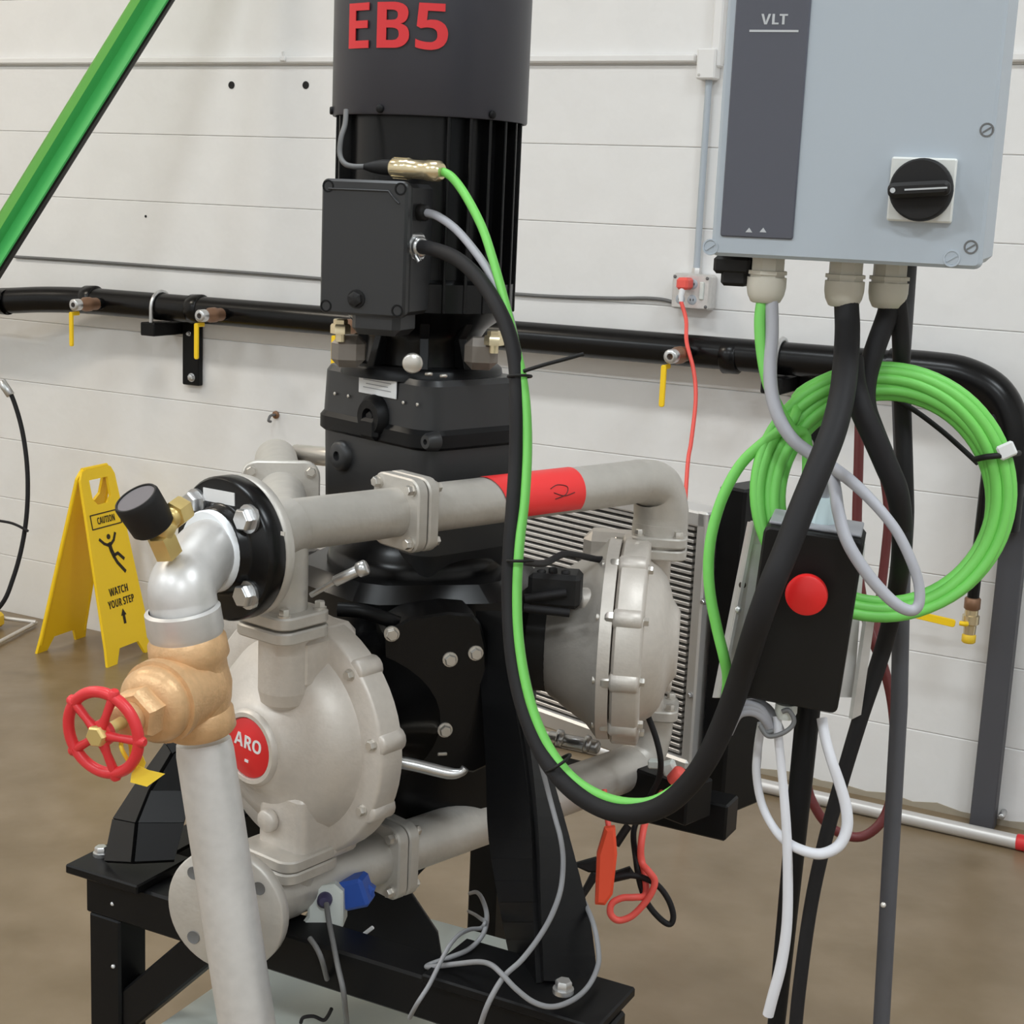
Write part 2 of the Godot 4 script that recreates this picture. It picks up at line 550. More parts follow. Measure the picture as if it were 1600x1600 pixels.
func room() -> void:
	var x0 := -6.4
	var x1 := 3.4
	var z1 := 3.8
	var top := 4.3
	var g := Geo.new()
	g.box(Vector3((x0 + x1) / 2, -0.1, (z1 + WALL_Z) / 2), Basis.IDENTITY, Vector3(x1 - x0 + 0.6, 0.2, z1 - WALL_Z + 0.8))
	struct("floor", g, mats.concrete)
	g = Geo.new()
	g.box(Vector3((x0 + x1) / 2, top + 0.1, (z1 + WALL_Z) / 2), Basis.IDENTITY, Vector3(x1 - x0 + 0.6, 0.2, z1 - WALL_Z + 0.8))
	struct("ceiling", g, mats.ceiling_paint)
	g = Geo.new()
	g.box(Vector3(x0 - 0.1, top / 2, (z1 + WALL_Z) / 2), Basis.IDENTITY, Vector3(0.2, top, z1 - WALL_Z + 0.4))
	struct("wall_left", g, mats.wall_paint)
	g = Geo.new()
	g.box(Vector3(x1 + 0.1, top / 2, (z1 + WALL_Z) / 2), Basis.IDENTITY, Vector3(0.2, top, z1 - WALL_Z + 0.4))
	struct("wall_right", g, mats.wall_paint)
	g = Geo.new()
	g.box(Vector3((x0 + x1) / 2, top / 2, z1 + 0.1), Basis.IDENTITY, Vector3(x1 - x0, top, 0.2))
	struct("wall_front", g, mats.wall_paint)
	# the far wall: long painted block courses with tooled joints
	g = Geo.new()
	g.box(Vector3((x0 + x1) / 2, top / 2, WALL_Z - 0.108), Basis.IDENTITY, Vector3(x1 - x0, top, 0.2))
	var w := struct("wall_back", g, mats.joint)
	for k in range(-12, 9):
		var hi := 1.827 - 0.2032 * k
		var lo := hi - 0.2032
		if lo > top: continue
		hi = minf(hi, top)
		g = Geo.new()
		g.box(Vector3((x0 + x1) / 2, (hi + lo) / 2, WALL_Z - 0.03), Basis.IDENTITY, Vector3(x1 - x0, hi - lo - 0.0008, 0.06 + 0.0003 * (k % 3)), 0.0022)
		part("block_course", g, mats.wall_paint, w)
	# dirty strip where the wall meets the floor
	g = Geo.new()
	var pts := []
	for i in 40:
		pts.append(Vector3(-1.6 + i * 0.06, 0.012 + 0.016 * rng.randf() * absf(sin(i * 0.9)), WALL_Z))
	var poly := [Vector3(-1.6, 0.0, WALL_Z)]
	for i in range(39, -1, -1): poly.insert(1, pts[i])
	poly.append(Vector3(0.74, 0.0, WALL_Z))
	g.prism(poly, Vector3(0, 0, 0.003))
	struct("trim_1", g, mats.grime)

func wall_fittings() -> void:
	# raceway along the wall, interrupted behind the drive
	for r in [[-6.3, -1.475, "long white cable raceway along the wall above the two dark holes"], [-0.72, 3.3, "short white cable raceway to the right of the drive cabinet"]]:
		var g := Geo.new()
		g.box(Vector3((r[0] + r[1]) / 2, 1.842, WALL_Z + 0.010), Basis.IDENTITY, Vector3(r[1] - r[0], 0.02, 0.02), 0.004)
		single("cable_raceway", g, mats.wall_paint, r[2], "raceway")
	var b := on_wall(1113, 100, 0.0)
	var t := thing("raceway_box", "white painted junction box where the wall raceway turns down", "junction box", Vector3(b.x, b.y - 0.05, WALL_Z))
	var g := Geo.new()
	g.box(Vector3(b.x - 0.002, b.y - 0.003, WALL_Z + 0.021), Basis.IDENTITY, Vector3(0.05, 0.075, 0.042), 0.004)
	g.box(Vector3(b.x + 0.018, b.y + 0.1, WALL_Z + 0.016), Basis.IDENTITY, Vector3(0.026, 0.22, 0.032), 0.004)
	part("cover", g, mats.wall_paint, t)
	bolt(t, Vector3(b.x - 0.018, b.y - 0.03, WALL_Z + 0.042), Vector3(0, 0, 1), 0.003, 0.002, mats.joint, "screw")
	# conduit down to the socket
	var ob := on_wall(1090, 455, 0.0)
	g = Geo.new()
	g.cyl(Vector3(b.x, b.y - 0.035, WALL_Z + 0.016), Vector3(b.x, ob.y + 0.045, WALL_Z + 0.016), 0.0085, 16)
	t = thing("wall_conduit", "thin grey conduit running down the wall to the socket box", "conduit", Vector3(b.x, ob.y + 0.045, WALL_Z))
	part("tube", g, mats.drive_grey, t)
	g = Geo.new()
	g.hexa(Vector3(b.x, ob.y + 0.043, WALL_Z + 0.016), Vector3(b.x, ob.y + 0.06, WALL_Z + 0.016), 0.012)
	part("coupling", g, mats.galvanised, t)
	t = thing("socket_box", "grey metal wall socket box with a red plug in it", "socket", Vector3(ob.x, ob.y - 0.05, WALL_Z))
	g = Geo.new()
	g.box(Vector3(ob.x, ob.y, WALL_Z + 0.024), Basis.IDENTITY, Vector3(0.105, 0.09, 0.048), 0.006)
	part("box", g, mats.galvanised, t)
	g = Geo.new()
	g.box(Vector3(ob.x, ob.y, WALL_Z + 0.05), Basis.IDENTITY, Vector3(0.1, 0.085, 0.005), 0.002)
	part("cover_plate", g, mats.galvanised, t)
	g = Geo.new()
	g.box(Vector3(ob.x + 0.031, ob.y + 0.004, WALL_Z + 0.054), Basis.IDENTITY, Vector3(0.012, 0.045, 0.006), 0.002)
	part("switch", g, mats.white_plastic, t)
	for dx in [-0.026, 0.006]:
		for sy in [-1.0, 1.0]:
			g = Geo.new()
			g.cyl(Vector3(ob.x + dx, ob.y + sy * 0.02, WALL_Z + 0.05), Vector3(ob.x + dx, ob.y + sy * 0.02, WALL_Z + 0.0535), 0.013, 18, 0.001)
			part("socket_face", g, mats.drive_grey, t)
			for sx in [-0.004, 0.004]:
				g = Geo.new()
				g.box(Vector3(ob.x + dx + sx, ob.y + sy * 0.02, WALL_Z + 0.0535), Basis.IDENTITY, Vector3(0.002, 0.006, 0.001))
				part("slot", g, mats.ink, t)
	for q in [[-0.044, 0.036], [0.044, -0.036], [0.044, 0.036]]:
		bolt(t, Vector3(ob.x + q[0], ob.y + q[1], WALL_Z + 0.0525), Vector3(0, 0, 1), 0.0035, 0.003, mats.dark_grey_cable, "screw")
	# red plug and its cord
	var pl := on_wall(1070, 443, 0.075)
	t = thing("extension_lead", "red extension cord plugged into the wall socket and hanging down", "cord", Vector3(pl.x, 0.3, pl.z))
	g = Geo.new()
	g.box(pl, Basis.IDENTITY, Vector3(0.032, 0.03, 0.045), 0.006)
	part("plug", g, mats.coral, t)
	g = Geo.new()
	g.tube([pl + Vector3(0, -0.012, 0.012), pl + Vector3(-0.002, -0.03, 0.016), pl + Vector3(-0.001, -0.045, 0.016)], [0.008, 0.007, 0.0055], 12)
	part("strain_relief", g, mats.tape_white, t)
	var pts := [pl + Vector3(-0.001, -0.045, 0.016), on_wall(1072, 500, 0.10), on_wall(1073, 535, 0.17), on_wall(1084, 580, 0.2), on_wall(1087, 625, 0.22), on_wall(1080, 690, 0.26), on_wall(1074, 732, 0.30)]
	pts.append_array([on_wall(1066, 880, 0.40), on_wall(1062, 1050, 0.5), on_wall(1066, 1190, 0.56), at_height(1085, 1236, 0.008), at_height(1140, 1262, 0.008)])
	g = Geo.new()
	g.tube(smooth(pts), 0.0052, 10)
	part("cord", g, mats.coral, t)
	# black cable lying in the joint below, from the left to the socket
	g = Geo.new()
	var run := []
	for q in [[22, 401], [120, 407], [260, 417], [400, 427], [520, 437], [640, 447], [760, 456], [860, 463], [960, 466], [1010, 466], [1040, 469], [1062, 476]]:
		run.append(on_wall(q[0], q[1], 0.007))
	g.tube(smooth(run), 0.0048, 8)
	single("wall_cable", g, mats.dark_grey_cable, "thin dark cable lying along the wall just above the black pipe", "cable")
	# bolts left in the wall
	for q in [[362, 133, 0.011, "left of the two dark anchor holes in the wall above the pipe"], [478, 133, 0.011, "dark anchor hole in the wall nearest the motor shroud"], [228, 338, 0.004, "tiny dark anchor hole alone in the wall below the green beam's shadow"]]:
		g = Geo.new()
		var c := on_wall(q[0], q[1], 0.0)
		g.lathe(c + Vector3(0, 0, -0.004), Vector3(0, 0, 1), [Vector2(0, 0), Vector2(0, q[2]), Vector2(0.006, q[2]), Vector2(0.006, q[2] * 0.6), Vector2(0.0052, q[2] * 0.55), Vector2(0.0052, 0)], 14)
		single("wall_anchor", g, mats.black_plastic, q[3], "anchor")
	var c2 := on_wall(443, 92, 0.02)
	g = Geo.new()
	g.box(c2, Basis.IDENTITY, Vector3(0.02, 0.014, 0.016), 0.003)
	g.cyl(c2 + Vector3(0, 0.005, 0), c2 + Vector3(0, 0.02, 0.004), 0.004, 10)
	single("raceway_clip", g, mats.wall_paint, "small clip on the raceway left of the motor shroud", "clip")
	c2 = on_wall(432, 648, 0.0)
	t = thing("wall_hook", "small dark hook screwed into the wall left of the gearbox", "hook", c2)
	g = Geo.new()
	g.cyl(c2, c2 + Vector3(0, 0, 0.008), 0.012, 16, 0.002)
	part("plate", g, mats.bronze, t)
	g = Geo.new()
	g.tube(smooth([c2 + Vector3(0, 0, 0.006), c2 + Vector3(0, 0, 0.03), c2 + Vector3(0, -0.014, 0.04), c2 + Vector3(0, -0.018, 0.028)]), 0.004, 8)
	part("hook_rod", g, mats.dark_grey_cable, t)

func air_main() -> void:
	var h := 1.117
	var zc := WALL_Z + 0.085
	var t := thing("air_pipe", "thick black air main running along the wall and turning down at right", "pipe", Vector3(-1.5, 0, zc))
	var g := Geo.new()
	var pts := [Vector3(-5.4, 1.086, zc + 0.07), Vector3(-3.85, 1.086, zc + 0.07), Vector3(-3.74, 1.088, zc + 0.062), Vector3(-3.6, 1.1, zc + 0.03), Vector3(-3.46, 1.106, zc + 0.004), Vector3(-3.3, 1.107, zc)]
	g.tube(smooth(pts), 0.041, 24)
	part("offset_length", g, mats.black_gloss, t)
	g = Geo.new()
	g.cyl(Vector3(-3.32, 1.107, zc), Vector3(-0.86, h, zc), 0.041, 28)
	part("straight_length", g, mats.black_gloss, t)
	g = Geo.new()
	var ex := -0.60
	g.tube(smooth([Vector3(-0.9, h, zc), Vector3(-0.80, h, zc), Vector3(-0.725, h - 0.006, zc), Vector3(-0.655, h - 0.037, zc), Vector3(-0.615, h - 0.095, zc), Vector3(ex, h - 0.17, zc), Vector3(ex, h - 0.24, zc)]), 0.046, 28)
	part("elbow", g, mats.black_gloss, t)
	g = Geo.new()
	g.cyl(Vector3(ex, h - 0.2, zc), Vector3(ex, 0.76, zc), 0.041, 28)
	part("drop_length", g, mats.black_gloss, t)
	for x in [-3.42, -3.0, -2.4, -1.3, -0.87]:
		g = Geo.new()
		g.cyl(Vector3(x - 0.022, h - 0.008, zc), Vector3(x + 0.022, h - 0.006, zc), 0.0445, 28, 0.003)
		part("coupling", g, mats.black_gloss, t)
	# square post that carries the drop
	g = Geo.new()
	g.box(Vector3(-0.578, 0.42, WALL_Z + 0.035), Basis.IDENTITY, Vector3(0.058, 0.84, 0.05), 0.003)
	single("pipe_post", g, mats.grey_post, "dark grey steel post standing against the wall under the pipe elbow", "post")
	# drain with a yellow handled valve at its foot
	var d := on_wall(1517, 965, 0.12)
	t = thing("drain_pipe", "short black drain pipe hanging inside the cable coil left of the post", "pipe", Vector3(d.x, d.y, d.z))
	g = Geo.new()
	g.tube(smooth([Vector3(d.x + 0.012, h - 0.06, d.z - 0.02), Vector3(d.x + 0.004, h - 0.14, d.z), d + Vector3(0, 0.03, 0)]), 0.014, 14)
	part("tube", g, mats.black_gloss, t)
	g = Geo.new()
	g.cyl(d + Vector3(0, 0.02, 0), d + Vector3(0, 0.05, 0), 0.019, 18, 0.003)
	part("coupling", g, mats.bronze, t)
	t = thing("drain_valve", "brass drain valve with a long yellow handle below the cable coil", "valve", d + Vector3(0, -0.07, 0))
	g = Geo.new()
	g.lathe(d + Vector3(0, 0.022, 0), Vector3.DOWN, [Vector2(0, 0), Vector2(0, 0.016), Vector2(0.014, 0.016), Vector2(0.016, 0.02), Vector2(0.036, 0.02), Vector2(0.04, 0.015), Vector2(0.062, 0.014), Vector2(0.062, 0)], 18)
	part("body", g, mats.nickel, t)
	g = Geo.new()
	g.cyl(d + Vector3(0, -0.04, 0), d + Vector3(0, -0.062, 0), 0.0165, 18, 0.003)
	part("outlet_cap", g, mats.yellow_tag, t)
	g = Geo.new()
	var ha := d + Vector3(-0.02, -0.012, 0.022)
	g.tube([d + Vector3(0, -0.012, 0.0), d + Vector3(-0.006, -0.012, 0.024), ha], 0.006, 8)
	g.prism(rounded(ha + Vector3(-0.07, 0.002, 0), Vector3(1, -0.08, 0).normalized(), Vector3(0.08, 1, 0).normalized(), 0.12, 0.019, 0.006), Vector3(0, 0, 0.005), 0.001)
	part("handle", g, mats.yellow, t)
	# ball valves pointing out of the main
	var vs := [[166, 470, "leftmost ball valve on the black wall pipe with hanging yellow handle"], [360, 487, "ball valve right of the pipe hanger with hanging yellow handle"], [572, 515, "ball valve half hidden behind the motor's left bolt"], [1080, 552, "ball valve on the black pipe beside the red extension cord"]]
	for q in vs:
		var c := on_wall(q[0], q[1], 0.10)
		c.y = h - 0.005 + (c.x + 1.0) * 0.003
		var z := Vector3(0, 0, 1)
		t = thing("air_valve", q[2], "valve", c, "ball valves along the air main")
		g = Geo.new()
		g.lathe(c + z * 0.0, z, [Vector2(0, 0), Vector2(0, 0.018), Vector2(0.03, 0.018), Vector2(0.03, 0.015), Vector2(0.05, 0.015)], 16)
		part("nipple", g, mats.black_gloss, t)
		g = Geo.new()
		g.lathe(c + z * 0.045, z, [Vector2(0, 0), Vector2(0, 0.019), Vector2(0.02, 0.019), Vector2(0.028, 0.022), Vector2(0.05, 0.022), Vector2(0.058, 0.018), Vector2(0.08, 0.016), Vector2(0.08, 0)], 16)
		part("body", g, mats.bronze, t)
		g = Geo.new()
		g.lathe(c + z * 0.12, z, [Vector2(0, 0.010), Vector2(0, 0.018), Vector2(0.022, 0.018), Vector2(0.025, 0.015), Vector2(0.025, 0.008), Vector2(0.004, 0.007), Vector2(0.004, 0)], 16)
		part("end_nut", g, mats.zinc, t)
		g = Geo.new()
		var s := c + z * 0.10 + Vector3(-0.012, -0.02, 0)
		g.box(s + Vector3(-0.004, -0.008, 0.016), Basis.IDENTITY, Vector3(0.006, 0.012, 0.03), 0.002)
		g.prism(rounded(s + Vector3(-0.006, -0.055, 0.03), Vector3(1, 0, 0), Vector3(0, 1, 0), 0.014, 0.105, 0.006), Vector3(0, 0, 0.008), 0.0015)
		part("handle", g, mats.yellow, t)
	# hangers
	for q in [[252, 482, 0.0, "black pipe hanger with a bright U-bolt between the two left valves"], [1221, 560, 0.0, "pipe hanger with a bright U-bolt behind the green cable end"]]:
		var c := on_wall(q[0], q[1], 0.085)
		c.y = 1.107 if q[0] < 600 else h
		t = thing("pipe_hanger", q[3], "bracket", Vector3(c.x, c.y - 0.2, WALL_Z), "pipe hangers under the air main")
		g = Geo.new()
		var arc := [Vector3(c.x, c.y - 0.085, c.z + 0.047), Vector3(c.x, c.y - 0.02, c.z + 0.047)]
		for i in 9:
			var a := PI * i / 8.0
			arc.append(Vector3(c.x, c.y + sin(a) * 0.047, c.z + cos(a) * 0.047))
		arc.append(Vector3(c.x, c.y - 0.085, c.z - 0.047))
		g.tube(arc, 0.006, 10)
		part("strap_bolt", g, mats.zinc, t)
		g = Geo.new()
		g.box(Vector3(c.x + 0.0, c.y - 0.065, WALL_Z + 0.08), Basis.IDENTITY, Vector3(0.055, 0.04, 0.14), 0.003)
		part("arm", g, mats.black_paint, t)
		g = Geo.new()
		g.box(Vector3(c.x + 0.062, c.y - 0.14, WALL_Z + 0.012), Basis.IDENTITY, Vector3(0.065, 0.2, 0.022), 0.003)
		part("wall_plate", g, mats.black_paint, t)
		bolt(t, Vector3(c.x + 0.068, c.y - 0.215, WALL_Z + 0.023), Vector3(0, 0, 1), 0.011, 0.01, mats.zinc)
		bolt(t, Vector3(c.x + 0.058, c.y - 0.08, WALL_Z + 0.023), Vector3(0, 0, 1), 0.006, 0.01, mats.zinc)

func floor_conduit() -> void:
	var t := thing("floor_conduit", "bright metal tube lying on the floor along the wall at right", "tube", Vector3(-0.9, 0, -3.66))
	var a := Vector3(-1.75, 0.0185, -3.655)
	var b := Vector3(-0.47, 0.0185, -3.645)
	var g := Geo.new()
	g.cyl(a, b, 0.0175, 20)
	part("tube", g, mats.aluminium, t)
	g = Geo.new()
	g.cyl(b + Vector3(-0.012, 0.001, 0), b + Vector3(0.2, 0.001, 0), 0.0195, 20, 0.003)
	part("end_sleeve", g, mats.red_paint, t)
	# small tap foot beside the post
	var c := on_wall(1562, 1288, 0.06)
	g = Geo.new()
	g.cyl(Vector3(c.x, 0.04, c.z - 0.05), Vector3(c.x, 0.04, c.z - 0.008), 0.008, 12, 0.002)
	single("anchor_bolt", g, mats.zinc, "small bright bolt at the foot of the grey post", "bolt")

func left_edge_things() -> void:
	# hose at the left edge
	var t := thing("air_hose", "thin black air hose hanging in a loop at the left edge", "hose", P(0, 955, 4.6))
	var g := Geo.new()
	g.tube(smooth(px([[-40, 600, 4.55], [-10, 596, 4.55], [12, 608, 4.55], [26, 640, 4.55], [37, 685, 4.55], [43, 740, 4.55], [42, 800, 4.55], [34, 855, 4.55], [20, 905, 4.55], [2, 945, 4.55], [-40, 985, 4.6]])), 0.0068, 10)
	part("tube", g, mats.black_rubber, t)
	g = Geo.new()
	g.cyl(P(2, 596, 4.55), P(17, 618, 4.55), 0.013, 14, 0.002)
	part("fitting", g, mats.zinc, t)
	cable("thin_hose", px([[-60, 800, 4.6], [-10, 812, 4.56], [20, 818, 4.54], [44, 830, 4.53]]), 0.004, mats.black_rubber, "thin black line joining the air hose at the left edge", "hose")
	# rods and a yellow block on the floor
	t = thing("rod_bundle", "two thin bright rods on the floor left of the yellow sign", "rod", P(0, 985, 4.5))
	g = Geo.new()
	g.tube([at_height(-80, 955, 0.045), at_height(56, 972, 0.02)], 0.007, 10)
	part("rod", g, mats.aluminium, t)
	g = Geo.new()
	g.tube([at_height(56, 973, 0.012), at_height(-80, 1045, 0.012)], 0.007, 10)
	part("rod", g, mats.aluminium, t)
	g = Geo.new()
	var c := at_height(-20, 985, 0.0)
	g.box(c + Vector3(-0.05, 0.03, 0), Basis(Vector3.UP, 0.3), Vector3(0.17, 0.05, 0.08), 0.01)
	single("yellow_block", g, mats.yellow_tag, "yellow plastic block on the floor at the left edge", "block")

func caution_sign() -> void:
	var f1 := at_height(170, 1042)
	var f2 := at_height(240, 1016)
	var t1 := at_height(117, 738, 0.6)
	var t2 := at_height(187, 722, 0.6)
	# square the panel up: one width, one slope
	var u := (f2 - f1); u.y = 0
	var wid := (u.length() + (t2 - t1).length()) / 2.0
	u = ((f2 - f1).normalized() + (t2 - t1).normalized()); u.y = 0; u = u.normalized()
	var fm := (f1 + f2) / 2.0
	var tm := (t1 + t2) / 2.0
	tm += u * (fm - tm).dot(u) * 0.7
	var v := (tm - fm)
	v = (v - u * v.dot(u))
	var hei := v.length()
	v = v.normalized()
	var n := u.cross(v).normalized()
	if n.dot(EYE - fm) < 0: n = -n
	var t := thing("caution_sign", "yellow folding wet-floor sign standing on the floor by the wall", "sign", Vector3(fm.x - 0.1, 0, fm.z))
	var wt := wid * 0.74
	var wb := wid * 1.06
	# panel outline with feet and a hand hole, as two halves joined down the middle
	for e in 2:
		var uu := u
		var vv := v
		var nn := n
		var base := fm
		if e == 1:                                    # the rear leaf leans the other way
			var foot := at_height(52, 1022)
			var top := tm - n * 0.012
			var fr := Vector3(foot.x, 0, foot.z) + u * wb * 0.5
			vv = (top + v * 0.0 - fr)
			vv = (vv - u * vv.dot(u)).normalized()
			base = top - vv * ((top.y) / vv.y)
			nn = u.cross(vv).normalized()
			if nn.dot(n) > 0: nn = -nn
		var hh := (tm - base).dot(vv)
		var L := func(x: float, y: float) -> Vector3: return base + uu * x + vv * y
		var g := Geo.new()
		var th := nn * -0.009
		var outline := []
		var hole := []
		for q in [[-wb / 2, 0], [-wb * 0.30, 0], [-wb * 0.2, 0.045], [wb * 0.2, 0.045], [wb * 0.30, 0], [wb / 2, 0], [wb * 0.47, 0.06], [wt / 2, hh - 0.03], [wt * 0.42, hh - 0.006], [wt * 0.3, hh], [-wt * 0.3, hh], [-wt * 0.42, hh - 0.006], [-wt / 2, hh - 0.03], [-wb * 0.47, 0.06]]:
			outline.append(L.call(q[0], q[1]))
		# split into lower sheet, two cheeks and a top bar around the hand hole
		var y0 := hh - 0.115
		var y1 := hh - 0.035
		var hx := wt * 0.27
		var wa := func(y: float) -> float: return lerpf(wb * 0.47, wt / 2, (y - 0.06) / (hh - 0.09))
		g.prism([L.call(-wb / 2, 0), L.call(-wb * 0.30, 0), L.call(-wb * 0.2, 0.045), L.call(wb * 0.2, 0.045), L.call(wb * 0.30, 0), L.call(wb / 2, 0), L.call(wb * 0.47, 0.06), L.call(wa.call(y0), y0), L.call(-wa.call(y0), y0), L.call(-wb * 0.47, 0.06)], th)
		for s in [-1.0, 1.0]:
			g.prism([L.call(s * hx, y0), L.call(s * wa.call(y0), y0), L.call(s * wa.call(y1), y1), L.call(s * hx, y1)], th)
			g.prism([L.call(s * hx, y0), L.call(s * hx, y0 + 0.02), L.call(s * (hx - 0.02), y0)], th)
		g.prism([L.call(-wa.call(y1), y1), L.call(wa.call(y1), y1), L.call(wt / 2, hh - 0.03), L.call(wt * 0.42, hh - 0.006), L.call(wt * 0.3, hh), L.call(-wt * 0.3, hh), L.call(-wt * 0.42, hh - 0.006), L.call(-wt / 2, hh - 0.03)], th)
		for s in [-1.0, 1.0]:                       # stiffening lips down both edges
			g.tube([L.call(s * (wb * 0.47 - 0.004), 0.03) + th * 0.7, L.call(s * (wt / 2 - 0.004), hh - 0.03) + th * 0.7], 0.006, 8)
		part("front_panel" if e == 0 else "rear_panel", g, mats.yellow, t)
	var g := Geo.new()
	g.tube([tm + u * wt * 0.36 - n * 0.01, tm - u * wt * 0.36 - n * 0.01], 0.007, 10)
	part("hinge", g, mats.yellow, t)
	# print on the front panel
	var bs := Basis(u, v, n)
	if u.cross(v).dot(n) < 0: bs = Basis(-u, v, n)
	var rt := bs.x
	var ctr := func(x: float, y: float) -> Vector3: return fm + rt * x + v * y + n * 0.0008
	var yt := hei - 0.165
	letters(t, "caution_text", "CAUTION", 0.021, ctr.call(0.0, yt), bs, mats.ink, true, 0.0008, 0.66)
	g = Geo.new()
	var fw := wt * 0.43
	for s in [-1.0, 1.0]:
		g.box(ctr.call(0.0, yt + s * 0.022), bs, Vector3(fw * 2, 0.0035, 0.0012))
		g.box(ctr.call(s * fw, yt), bs, Vector3(0.0035, 0.0475, 0.0012))
	part("caution_border", g, mats.ink, t)
	g = Geo.new()                                   # falling figure
	var fy := yt - 0.105
	var limb := func(pts: Array, r: float) -> void:
		for i in pts.size() - 1:
			var a: Vector3 = ctr.call(pts[i][0], fy + pts[i][1])
			var b: Vector3 = ctr.call(pts[i + 1][0], fy + pts[i + 1][1])
			var d := (b - a).normalized()
			g.box((a + b) / 2, Basis(d, n.cross(d), n), Vector3(a.distance_to(b) + r, r * 2, 0.0012))
	limb.call([[-0.006, 0.028], [-0.002, 0.006], [0.006, -0.014]], 0.0075)
	limb.call([[-0.048, 0.048], [-0.03, 0.032], [-0.008, 0.022]], 0.0045)
	limb.call([[0.0, 0.024], [0.018, 0.036], [0.03, 0.056]], 0.0045)
	limb.call([[0.004, -0.012], [0.026, -0.008], [0.05, -0.03]], 0.005)
	limb.call([[0.004, -0.014], [0.016, -0.036], [0.046, -0.07]], 0.0055)
	g.cyl(ctr.call(-0.004, fy + 0.05) - n * 0.0005, ctr.call(-0.004, fy + 0.05) + n * 0.0006, 0.0085, 16)
	part("falling_figure", g, mats.ink, t)
	letters(t, "watch_text", "WATCH", 0.024, ctr.call(-0.002, fy - 0.122), bs, mats.ink, true, 0.0008, 0.80)
	letters(t, "your_step_text", "YOUR STEP", 0.024, ctr.call(0.0, fy - 0.160), bs, mats.ink, true, 0.0008, 0.74)
	g = Geo.new()
	g.box(ctr.call(0.0, fy - 0.215), bs, Vector3(0.011, 0.03, 0.0012))
	g.prism([ctr.call(-0.013, fy - 0.203), ctr.call(0.013, fy - 0.203), ctr.call(0.0, fy - 0.182)], n * 0.0006)
	part("arrow_mark", g, mats.ink, t)

func green_beam() -> void:
	var d0 := 4.25
	var d1 := 4.15
	var t := thing("green_beam", "green painted steel channel leaning across the wall at upper left", "beam", Vector3(-4.9, 0, -3.2))
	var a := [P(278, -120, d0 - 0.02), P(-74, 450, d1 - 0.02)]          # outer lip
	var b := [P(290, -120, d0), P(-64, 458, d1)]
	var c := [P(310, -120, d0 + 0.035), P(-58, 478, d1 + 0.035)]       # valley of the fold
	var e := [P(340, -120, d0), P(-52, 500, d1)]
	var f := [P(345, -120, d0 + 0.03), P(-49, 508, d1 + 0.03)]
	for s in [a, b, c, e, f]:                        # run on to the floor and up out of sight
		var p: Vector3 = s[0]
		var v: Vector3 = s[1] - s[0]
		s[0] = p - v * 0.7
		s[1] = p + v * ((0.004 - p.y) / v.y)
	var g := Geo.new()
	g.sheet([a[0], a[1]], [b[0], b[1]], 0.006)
	part("lip", g, mats.green_lip_lit, t)
	g = Geo.new()
	g.sheet([b[0], b[1]], [c[0], c[1]], 0.006)
	part("flange", g, mats.green_paint, t)
	g = Geo.new()
	g.sheet([c[0], c[1]], [e[0], e[1]], 0.006)
	part("web", g, mats.green_paint, t)
	g = Geo.new()
	g.sheet([e[0], e[1]], [f[0], f[1]], 0.006)
	part("edge_strip", g, mats.black_plastic, t)

